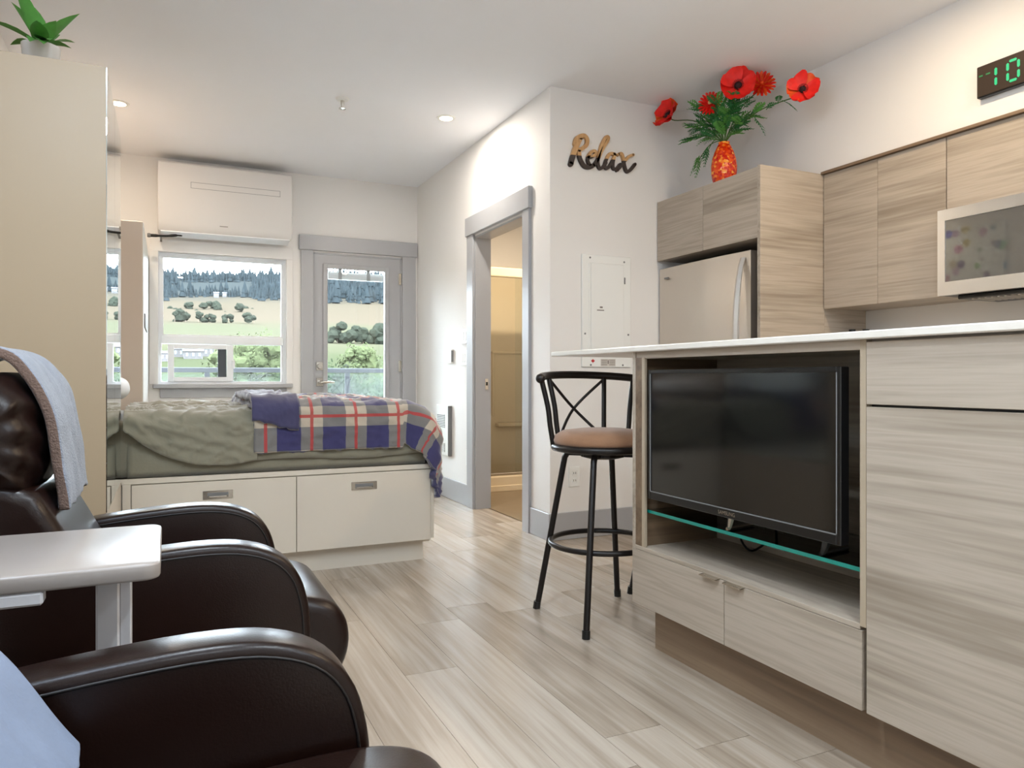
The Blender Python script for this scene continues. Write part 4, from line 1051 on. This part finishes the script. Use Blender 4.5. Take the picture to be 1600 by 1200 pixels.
solo('island_counter', bx(1.478, 2.12, .40, 2.765, TZ, TZ+.0195, b=.003), QUARTZ, 'long white stone counter on the island, overhanging past its far end', 'counter')
sg = thing('glass_shelf', 'clear glass shelf with green edge under the television', 'shelf', (1.66, 1.7, .484))
mesh_obj('pane', bx(1.5215, ND-.004, IYS+.014, IY1-.058, .484, .4945), SHELFG, sg)
mesh_obj('polished_edge', bx(1.520, 1.5213, IYS+.014, IY1-.058, .484, .4945), GEDGE, sg)
# television
T0, T1, TB, TT = 1.293, 2.093, .540, .982
r = thing('television', 'black flat television standing on the glass shelf in the niche', 'television', (1.53, 1.7, .4945))
TX = 1.497
b = BM(); box(b, TX+.012, TX+.045, T0+.01, T1-.01, TB+.02, TT-.02, b=.008); mesh_obj('rear_shell', b, DARKP, r)
b = BM(); bz = .014
for a in ((T0, T0+bz, TB, TT), (T1-bz, T1, TB, TT), (T0+bz, T1-bz, TT-bz, TT), (T0+bz, T1-bz, TB, TB+.028)): box(b, TX, TX+.030, *a, b=.002)
bezel = mesh_obj('bezel', b, DARKP, r)
b = BM(); e = .003
for a in ((T0+bz-e, T0+bz, TB+.028, TT-bz), (T1-bz, T1-bz+e, TB+.028, TT-bz), (T0+bz, T1-bz, TB+.025, TB+.028)): box(b, TX-.0008, TX+.002, *a)
mesh_obj('chrome_line', b, GREYP, bezel)
mesh_obj('screen', bx(TX+.003, TX+.014, T0+bz-.001, T1-bz+.001, TB+.027, TT-bz+.001), BLACKG, r)
mesh_obj('maker_lettering', text_bm('SAMSUNG', .016, .0004, at((TX-.0006, 1.70, TB+.013), FACE_MX)), CHROME, bezel)
for yc in (1.70, 1.35):
    b = BM(); tube(b, [(TX+.02, yc, TB+.006), (TX+.03, yc+.02, .512), (TX+.035, yc+.03, .5)], [.012, .008, .006], 8); tube(b, [(TX+.028, yc+.03, .500), (TX+.15, yc+.05, .500)], .005, 8)
    mesh_obj('foot', b, CHROME if yc > 1.5 else DARKP, r)

# ================================================================== BAR STOOLS
def make_stool(label):
    r = thing('bar_stool', label, 'stool', (0, 0, 0), 0, 'black metal bar stools')
    b = BM(); lathe(b, [(.17, .683), (.195, .69), (.2, .705), (.193, .725), (.165, .742), (.10, .750), (.0001, .752)], (0, 0, 0), 36); mesh_obj('seat_cushion', b, SUEDE, r, True, ang=60)
    b = BM(); tube(b, [(.196*math.cos(2*PI*k/36), .196*math.sin(2*PI*k/36), .678) for k in range(36)], .014, 10, close=True); mesh_obj('seat_ring', b, BLACKM, r, True, ang=180)
    b = BM(); lathe(b, [(.06, .632), (.09, .64), (.09, .668), (.18, .672), (.18, .682)], (0, 0, 0), 24)
    for a in (PI/4, -PI/4): 
        t = bx(-.155, .155, -.012, .012, .640, .664, b=.002); merge(b, t, Matrix.Rotation(a, 4, 'Z'))
    mesh_obj('swivel_base', b, BLACKM, r)
    for k in range(4):
        a = PI/4+k*PI/2; c, s = math.cos(a), math.sin(a)
        b = BM(); tube(b, [(.145*c, .145*s, .655), (.16*c, .16*s, .63), (.277*c, .277*s, .012)], .0125, 12)
        l = mesh_obj('leg', b, BLACKM, r, True, ang=60)
        b = BM(); tube(b, [(.2765*c, .2765*s, .030), (.281*c, .281*s, .0)], .0155, 12); mesh_obj('foot_cap', b, DARKP, l, True, ang=60)
    b = BM(); tube(b, [(.212*math.cos(2*PI*k/40), .212*math.sin(2*PI*k/40), .298) for k in range(40)], .011, 10, close=True); mesh_obj('foot_ring', b, BLACKM, r, True, ang=180)
    def bk(deg, rad, z): a = math.radians(90+deg); return (rad*math.cos(a), rad*math.sin(a), z)
    pts = [bk(-66+132*k/28, .252, .968-.016*abs(-1+2*k/28)**2) for k in range(29)]
    b = BM(); tube(b, pts, .0165, 12)
    rail = mesh_obj('back_rail', b, BLACKM, r, True, ang=60)
    for q in (pts[0], pts[-1]):
        b = BM(); t = bmesh.new(); bmesh.ops.create_uvsphere(t, u_segments=14, v_segments=10, radius=.0195); merge(b, t, Matrix.Translation(q)); mesh_obj('end_ball', b, BLACKM, rail, True, ang=180)
    for dg in (-63, -33, 33, 63):
        b = BM(); tube(b, smoothline([bk(dg, .198, .675), bk(dg, .212, .76), bk(dg, .222, .84), bk(dg, .250, .958)], 4), .0105, 10); mesh_obj('upright', b, BLACKM, r, True, ang=60)
    b = BM()
    tube(b, smoothline([bk(-33, .247, .95), bk(0, .240, .82), bk(33, .200, .70)], 6), .0065, 8)
    tube(b, smoothline([bk(33, .247, .95), bk(0, .240, .825), bk(-33, .200, .70)], 6), .0065, 8)
    mesh_obj('cross_brace', b, BLACKM, r, True, ang=60)
    return r
st = make_stool('black metal bar stool with tan seat at the far end of the island')
st2 = copy_tree(st); st2['label'] = 'black metal bar stool mostly hidden behind the island, one leg showing'
st.location = (1.585, 2.52, 0); st2.location = (2.045, 2.52, 0); st2.rotation_euler.z = -.06

# ================================================================== VASE AND FLOWERS
VX, VY, VZ = 2.90, 3.315, 2.0585
r = thing('vase', 'orange mosaic glass vase of poppies on the cabinet above the refrigerator', 'vase', (VX, VY, VZ))
b = BM(); lathe(b, [(.050, VZ), (.062, VZ+.02), (.072, VZ+.07), (.073, VZ+.11), (.067, VZ+.155), (.054, VZ+.195), (.038, VZ+.228), (.030, VZ+.242), (.033, VZ+.249), (.026, VZ+.249), (.024, VZ+.22)], (VX, VY, 0), 28)
mesh_obj('body', b, VASE, r, True, ang=60)
TOP = Vector((VX, VY, VZ+.25))
def basis(n):
    n = Vector(n).normalized(); a = n.cross(Vector((0, 0, 1)));
    a = a.normalized() if a.length > 1e-3 else Vector((1, 0, 0)); return n, a, n.cross(a)
def petal(bm, c, n, a, bb, ang, L, wd, cup, ruff, seed, nseg=6, nw=6):
    rad = a*math.cos(ang)+bb*math.sin(ang); tan = n.cross(rad)
    g = []
    for i in range(nseg+1):
        t = i/nseg; rr = .006+L*t
        wv = wd*math.sin(PI*(.10+.62*t))
        lift = cup*(t**1.7)
        row = []
        for j in range(nw+1):
            s = -1+2*j/nw
            p = c+rad*(rr*(1-.10*s*s*t))+tan*(wv*s)+n*(lift+.25*wv*s*s+ruff*t*t*noise.noise(Vector((s*2.2+seed, t*2+seed*.7, seed))))
            row.append(bm.verts.new(p))
        g.append(row)
    for i in range(nseg):
        for j in range(nw): bm.faces.new((g[i][j], g[i][j+1], g[i+1][j+1], g[i+1][j]))
def pin_leaf(bm, base, d, L, seed=0):
    """ferny divided leaf: midrib with paired narrow leaflets"""
    base = Vector(base); d = Vector(d).normalized(); s = d.cross(Vector((0, 0, 1))).normalized(); up = s.cross(d)
    pts = [base+d*(L*t)-Vector((0, 0, .35*L*t*t)) for t in [k/7 for k in range(8)]]
    tube(bm, pts, [.0022-.0015*k/7 for k in range(8)], 4)
    for k in range(1, 8):
        f = L*.36*math.sin(PI*(.22+.70*k/7))
        for sg in (-1, 1):
            dd = (s*sg+d*.65+up*.15*math.sin(seed+k)).normalized(); p = pts[k]; wv = d*f*.21
            m_ = p+dd*f*.5; tip = p+dd*f-Vector((0, 0, f*.18))
            vs_ = [bm.verts.new(q) for q in (p, m_-wv, tip, m_+wv)]
            bm.faces.new(vs_)
    vs_ = [bm.verts.new(q) for q in (pts[-1]-s*.004, pts[-1]+d*L*.12, pts[-1]+s*.004)]; bm.faces.new(vs_)
def flower(name, label, head, n, R, kind, m, base_off, leaves=(), m2=None):
    head = Vector(head); nn, a, bb = basis(n)
    base = TOP+Vector(base_off)*.4
    r = thing(name, label, 'flower', tuple(base-Vector((0, 0, .12))))
    mid = (base*.55+head*.45)+Vector((0, 0, .05))
    cz = smoothline([base-Vector((0, 0, .12)), base, mid, head-nn*.045, head-nn*.008], 5)
    b = BM(); tube(b, cz, .0032, 6); st_ = mesh_obj('stem', b, STEMM, r, True, ang=180)
    if kind == 'poppy':
        for k in range(5):
            b = BM(); petal(b, head+nn*.0045*((k*2) % 5), nn, a, bb, 2*PI*k/5+.3, R, R*.78, R*.42, R*.5, k*1.7+head.x*5)
            mesh_obj('petal', b, m2 if (m2 and k in (0, 3)) else m, r, True, ang=180)
        b = BM(); t = bmesh.new(); bmesh.ops.create_uvsphere(t, u_segments=16, v_segments=10, radius=R*.26)
        merge(b, t, Matrix.Translation(head+nn*R*.14)); hh = mesh_obj('heart', b, DARKC, r, True, ang=180)
        b = BM()
        for k in range(22):
            an = 2*PI*k/22; dr = a*math.cos(an)+bb*math.sin(an)
            tube(b, [head+nn*R*.12, head+nn*R*.34+dr*R*.36], .0013, 4)
        mesh_obj('stamens', b, DARKC, hh)
    else:
        k2 = 0
        for ringn, (cnt_, L, cup) in enumerate(((20, R, R*.10), (18, R*.86, R*.32), (14, R*.62, R*.48), (9, R*.36, R*.5))):
            for k in range(cnt_):
                b = BM(); petal(b, head+nn*.004*ringn, nn, a, bb, 2*PI*(k+.5*ringn)/cnt_, L, L*.115, cup, R*.12, k*1.3+ringn, 4, 2)
                mesh_obj('petal', b, m2 if (m2 and (k+ringn) % 2) else m, r, True, ang=180)
        b = BM(); t = bmesh.new(); bmesh.ops.create_uvsphere(t, u_segments=12, v_segments=8, radius=R*.17)
        merge(b, t, Matrix.Translation(head+nn*R*.22)); mesh_obj('heart', b, BUD if kind == 'fringed' else m, r, True, ang=180)
    for pos, d_, L in leaves:
        b = BM(); pin_leaf(b, base*(1-pos)+head*pos+Vector((0, 0, .03*math.sin(PI*pos))), d_, L, pos*9); mesh_obj('leaf', b, GREEN, r)
    return r
flower('poppy', 'red poppy facing left, leftmost bloom of the bouquet', (2.80, 3.69, 2.565), (-.75, -.12, .30), .082, 'poppy', POPPY, (-.01, .02, 0), [(.35, (-.3, .8, .2), .09), (.5, (-.6, .3, .1), .07)], POPPYO)
flower('fringed_flower', 'red fringed flower with a pale bud, second bloom from the left', (2.80, 3.315, 2.515), (-.70, -.60, .15), .066, 'fringed', POPPY, (0, .01, 0), [(.4, (-.2, .7, .5), .10), (.6, (-.5, .2, .3), .08)])
flower('poppy', 'large open red poppy with dark heart at the middle of the bouquet', (2.87, 3.165, 2.570), (-.66, -.70, .10), .086, 'poppy', POPPY, (0, -.01, 0), [(.45, (.1, -.5, .6), .10), (.6, (-.5, -.4, .2), .08)])
flower('dahlia', 'orange-red many-petalled dahlia at the top of the bouquet', (3.0, 3.125, 2.590), (-.55, -.78, .22), .074, 'dahlia', POPPYO, (.01, -.01, 0), [(.5, (.2, -.6, .5), .09)], POPPY)
flower('poppy', 'red-orange poppy far right of the bouquet near the wall', (3.00, 2.83, 2.452), (-.68, -.70, .12), .074, 'poppy', POPPY, (.01, -.02, 0), [(.55, (.0, -.6, .3), .09), (.7, (-.4, -.5, .4), .07), (.75, (.2, -.5, -.3), .09), (.4, (.1, -.4, -.5), .10)], POPPYO)
R4 = random.Random(12)
SPR = [((-.30, .50, .75), .20, 'pointing up left under the fringed flower'), ((-.35, .45, .15), .16, 'spreading low to the left of the vase mouth'),
       ((-.15, -.50, .65), .22, 'leaning right below the large poppy'), ((.12, -.85, .45), .22, 'reaching right towards the far right poppy'),
       ((-.45, .20, .75), .22, 'standing upright in the middle of the bouquet'), ((-.40, -.25, .70), .22, 'rising in front of the large poppy stem'),
       ((-.30, .65, .50), .21, 'stretching out left beside the leftmost poppy stem'), ((-.15, -.75, .25), .17, 'spreading low to the right of the vase mouth'),
       ((-.30, .05, .60), .16, 'short and dense at the front of the vase mouth'), ((-.20, -.35, .45), .16, 'short and dense just right of the vase mouth')]
for d_, L, lb in SPR:
    d_ = Vector(d_).normalized(); base = TOP+Vector((d_.x*.012, d_.y*.012, 0))
    r = thing('fern_sprig', 'ferny green sprig %s' % lb, 'foliage', tuple(base-Vector((0, 0, .1))))
    pts = smoothline([base-Vector((0, 0, .10)), base, base+d_*L*.55+Vector((0, 0, .03)), base+d_*L], 4)
    b = BM(); tube(b, pts, .0026, 5); mesh_obj('stem', b, STEMM, r)
    for k in range(10):
        t = .15+.85*k/9; p = base+d_*L*t+Vector((0, 0, .03*math.sin(PI*t)))
        sd = Vector((R4.uniform(-1, 1), R4.uniform(-1, 1), R4.uniform(-.4, .6)))+d_*1.2
        b = BM(); pin_leaf(b, p, sd, .10*R4.uniform(.8, 1.25), k); mesh_obj('leaf', b, GREEN if k % 3 else GREENL, r)
for (ty, lb) in ((.135, 'drooping furthest left of the orange vase'), (.06, 'drooping beside the orange vase')):
    base = TOP; r = thing('fern_sprig', 'ferny green sprig %s' % lb, 'foliage', tuple(base-Vector((0, 0, .1))))
    end = Vector((VX-.05, VY+ty+.02, VZ+.19 if ty > .1 else VZ+.22))
    b = BM(); tube(b, smoothline([base-Vector((0, 0, .10)), base+Vector((0, 0, .005)), (base+end)/2+Vector((-.01, 0, .035)), end], 4), .0026, 5); mesh_obj('stem', b, STEMM, r)
    for dd in ((-.1, .15, -1), (-.3, .5, -.8), (.0, .4, -.9)):
        b = BM(); pin_leaf(b, end+Vector((0, 0, .02)), dd, .09 if ty > .1 else .08, ty*50); mesh_obj('leaf', b, GREENL if ty > .1 else GREEN, r)

# ================================================================== RECLINERS (local frame: +X is the way a sitter faces)
def make_recliner(label):
    r = thing('recliner', label, 'armchair', (0, 0, 0), 0, 'brown leather recliners')
    HW = .213
    armp = [(-.44, .10), (-.46, .30), (-.44, .50)]+[(p.x, p.y) for p in smoothline([(-.38, .555, 0), (-.28, .585, 0), (-.15, .608, 0), (-.02, .620, 0), (.08, .623, 0), (.15, .615, 0), (.205, .593, 0), (.242, .556, 0), (.262, .505, 0), (.271, .43, 0), (.271, .25, 0)], 3)]+[(.265, .10)]
    for sg in (-1, 1):
        y0, y1 = (HW, HW+.082) if sg > 0 else (-HW-.082, -HW)
        b = BM(); prism(b, armp, y0, y1, 'Y', b=.013, seg=3)
        arm = mesh_obj('arm', b, LEATH, r, True, ang=60)
        # top band with its stitched seam on both faces
        top = armp[2:]
        for fy, dy in ((y0, -.0015), (y1, .0015)):
            ins = []
            for i, p in enumerate(top):
                a_ = Vector(top[max(i-1, 0)]); c_ = Vector(top[min(i+1, len(top)-1)]); d_ = (c_-a_).normalized()
                ins.append((p[0]+d_.y*.016, fy+dy*.2, p[1]-d_.x*.016))
            b = BM(); tube(b, ins[:-1], .0022, 6); mesh_obj('piping', b, LEATHD, arm, True, ang=180)
    b = BM(); box(b, -.42, .235, -HW+.003, HW-.003, .10, .30, b=.02, seg=2); mesh_obj('seat_base', b, LEATHD, r, True)
    # seat cushion with a rolled front
    pr = [(-.20, .30), (-.20, .455)]+[(p.x, p.y) for p in smoothline([(-.05, .468, 0), (.10, .475, 0), (.22, .478, 0), (.29, .470, 0), (.34, .448, 0), (.368, .405, 0), (.372, .35, 0), (.35, .295, 0), (.30, .262, 0), (.20, .262, 0)], 4)]
    b = BM(); prism(b, pr, -HW+.004, HW-.004, 'Y', b=.03, seg=4); mesh_obj('seat_cushion', b, LEATH, r, True, ang=60)
    b = BM(); prism(b, [(.24, .10), (.24, .26), (.30, .26), (.325, .22), (.32, .12), (.30, .10)], -HW+.006, HW-.006, 'Y', b=.02, seg=3); mesh_obj('footrest', b, LEATH, r, True, ang=60)
    # lower back
    lp = [(-.06, .44), (-.11, .53), (-.150, .60), (-.178, .654), (-.200, .695), (-.222, .735), (-.29, .76), (-.36, .70), (-.36, .44)]
    b = BM(); prism(b, lp, -.215, .215, 'Y', b=.03, seg=4); mesh_obj('backrest', b, LEATH, r, True, ang=60)
    # puckered head cushion
    b = BM(); rs = []
    sec = [(-.235, .72), (-.222, .76), (-.219, .81), (-.224, .86), (-.236, .91), (-.258, .945), (-.29, .965), (-.34, .955), (-.385, .90), (-.40, .82), (-.38, .72)]
    sec = [(v.x, v.y) for v in smoothline([(*p, 0) for p in sec], 5)]
    for i in range(41):
        s = -1+2*i/40; y = .225*s
        k = (1-abs(s)**3.2)**.45 if abs(s) < 1 else 0
        cx, cz = -.30, .845; row = []
        for j, (x, z) in enumerate(sec):
            wr = .006*math.sin(z*95+1.3*math.sin(s*9))*(abs(s)**1.2)
            row.append((cx+(x-cx)*(.25+.75*k)-wr*(1 if x > cx else 0), y+.0, cz+(z-cz)*(.55+.45*k)))
        rs.append(row)
    rings(b, rs); mesh_obj('head_cushion', b, LEATH, r, True, ang=180)
    b = BM(); prism(b, [(-.37, .40), (-.37, .70), (-.40, .86), (-.44, .86), (-.45, .40), (-.43, .12), (-.38, .12)], -.20, .20, 'Y', b=.015, seg=2); mesh_obj('back_shell', b, LEATHD, r, True)
    b = BM(); lathe(b, [(.20, 0), (.21, .012), (.20, .03), (.06, .045), (.05, .10)], (-.08, 0, 0), 32); mesh_obj('swivel_base', b, BLACKM, r, True)
    return r
rc = make_recliner('dark brown leather recliner with a grey blanket on its back, nearer the bed')
rc2 = copy_tree(rc); rc2['label'] = 'dark brown leather recliner nearest the viewer, with a pale sheen-tinted throw on its back'
rc.location = (0, 1.851, 0); rc2.location = (-.022, .757, 0)
# blanket over the far recliner's head cushion
def drape(name, label, yc, hw, path, thick, m, seed, under, grow=0, taper=.0):
    P = smoothline([(*p, 0) for p in path], 6); b = BM(); g = []
    nv = 26
    for i, p in enumerate(P):
        row = []
        t = i/(len(P)-1)
        for j in range(nv+1):
            s = -1+2*j/nv
            dn = -grow*max(0, abs(s)-.72)*1.0
            q = Vector((p.x, yc+s*hw*(1-taper*t), p.y))
            q.x += .010*noise.noise(Vector((s*2.5+seed, t*6, seed)))+.006*noise.noise(Vector((s*9, t*4, seed)))
            q.z += .012*noise.noise(Vector((s*2+seed, 3, seed)))*(t if t > .6 else .3)+dn*.3
            row.append(b.verts.new(q))
        g.append(row)
    for i in range(len(P)-1):
        for j in range(nv): b.faces.new((g[i][j], g[i][j+1], g[i+1][j+1], g[i+1][j]))
    o = mesh_obj(name, b, [m, under], None, True, (path[len(path)//2][0], yc, path[-1][1]), ang=180)
    sd = o.modifiers.new('thickness', 'SOLIDIFY'); sd.thickness = thick; sd.offset = 0; sd.material_offset_rim = 1
    bv = o.modifiers.new('soft', 'BEVEL'); bv.width = thick*.4; bv.segments = 3; bv.limit_method = 'ANGLE'
    return tag(o, label, 'blanket')
drape('fleece_blanket', 'grey fleece blanket with brown edge draped over the far recliner back', 1.88, .18,
      [(-.47, .66), (-.46, .80), (-.43, .92), (-.36, 1.0), (-.285, 1.0), (-.238, .955), (-.212, .89), (-.199, .82), (-.193, .75), (-.186, .690)], .022, FLEECE, 4, FLEECEU)
drape('sheen_throw', 'pale throw with blue leather sheen in its colour over the nearest recliner back at the lower left', .752, .185,
      [(-.50, .66), (-.49, .82), (-.44, .94), (-.36, .985), (-.30, .93), (-.265, .85), (-.232, .765), (-.190, .69), (-.150, .635), (-.113, .582), (-.090, .545)], .018, mat('sheen_fleece', (122, 134, 156), .7, var=.06, bump=.1, bscale=200), 9, FLEECE)  # blue window sheen of the leather is put into this cloth's colour

# overbed-style side table between the recliners
r = thing('side_table', 'white-topped cantilever side table between the two recliners', 'table', (-.2, 1.27, 0))
b = BM(); box(b, -.46, -.008, 1.112, 1.418, .678, .700, b=.006, seg=3)
bm_t = BM(); 
pl = []
for cx_, cy_, a0 in ((-.03, 1.395, 0), (-.44, 1.395, 90), (-.44, 1.135, 180), (-.03, 1.135, 270)): pl += arc(cx_, cy_, .022, a0, a0+90, 5)
b = BM(); prism(b, pl, .678, .701, 'Z', b=.004, seg=2); mesh_obj('table_top', b, TABLEW, r, True, ang=50)
mesh_obj('support_bar', bx(-.40, -.028, 1.30, 1.33, .664, .678, b=.003), METW, r)
mesh_obj('support_bar', bx(-.44, -.145, 1.115, 1.145, .660, .678, b=.003), METW, r)
mesh_obj('post', bx(-.098, -.066, 1.275, 1.325, .05, .666, b=.003), METW, r)
mesh_obj('post_sleeve', bx(-.0665, -.050, 1.282, 1.318, .02, .660, b=.002), METW, r)
b = BM(); box(b, -.40, -.05, 1.28, 1.31, 0, .03, b=.004); box(b, -.40, -.37, 1.16, 1.44, 0, .028, b=.004); box(b, -.08, -.05, 1.16, 1.44, 0, .028, b=.004)
mesh_obj('foot_frame', b, METW, r)
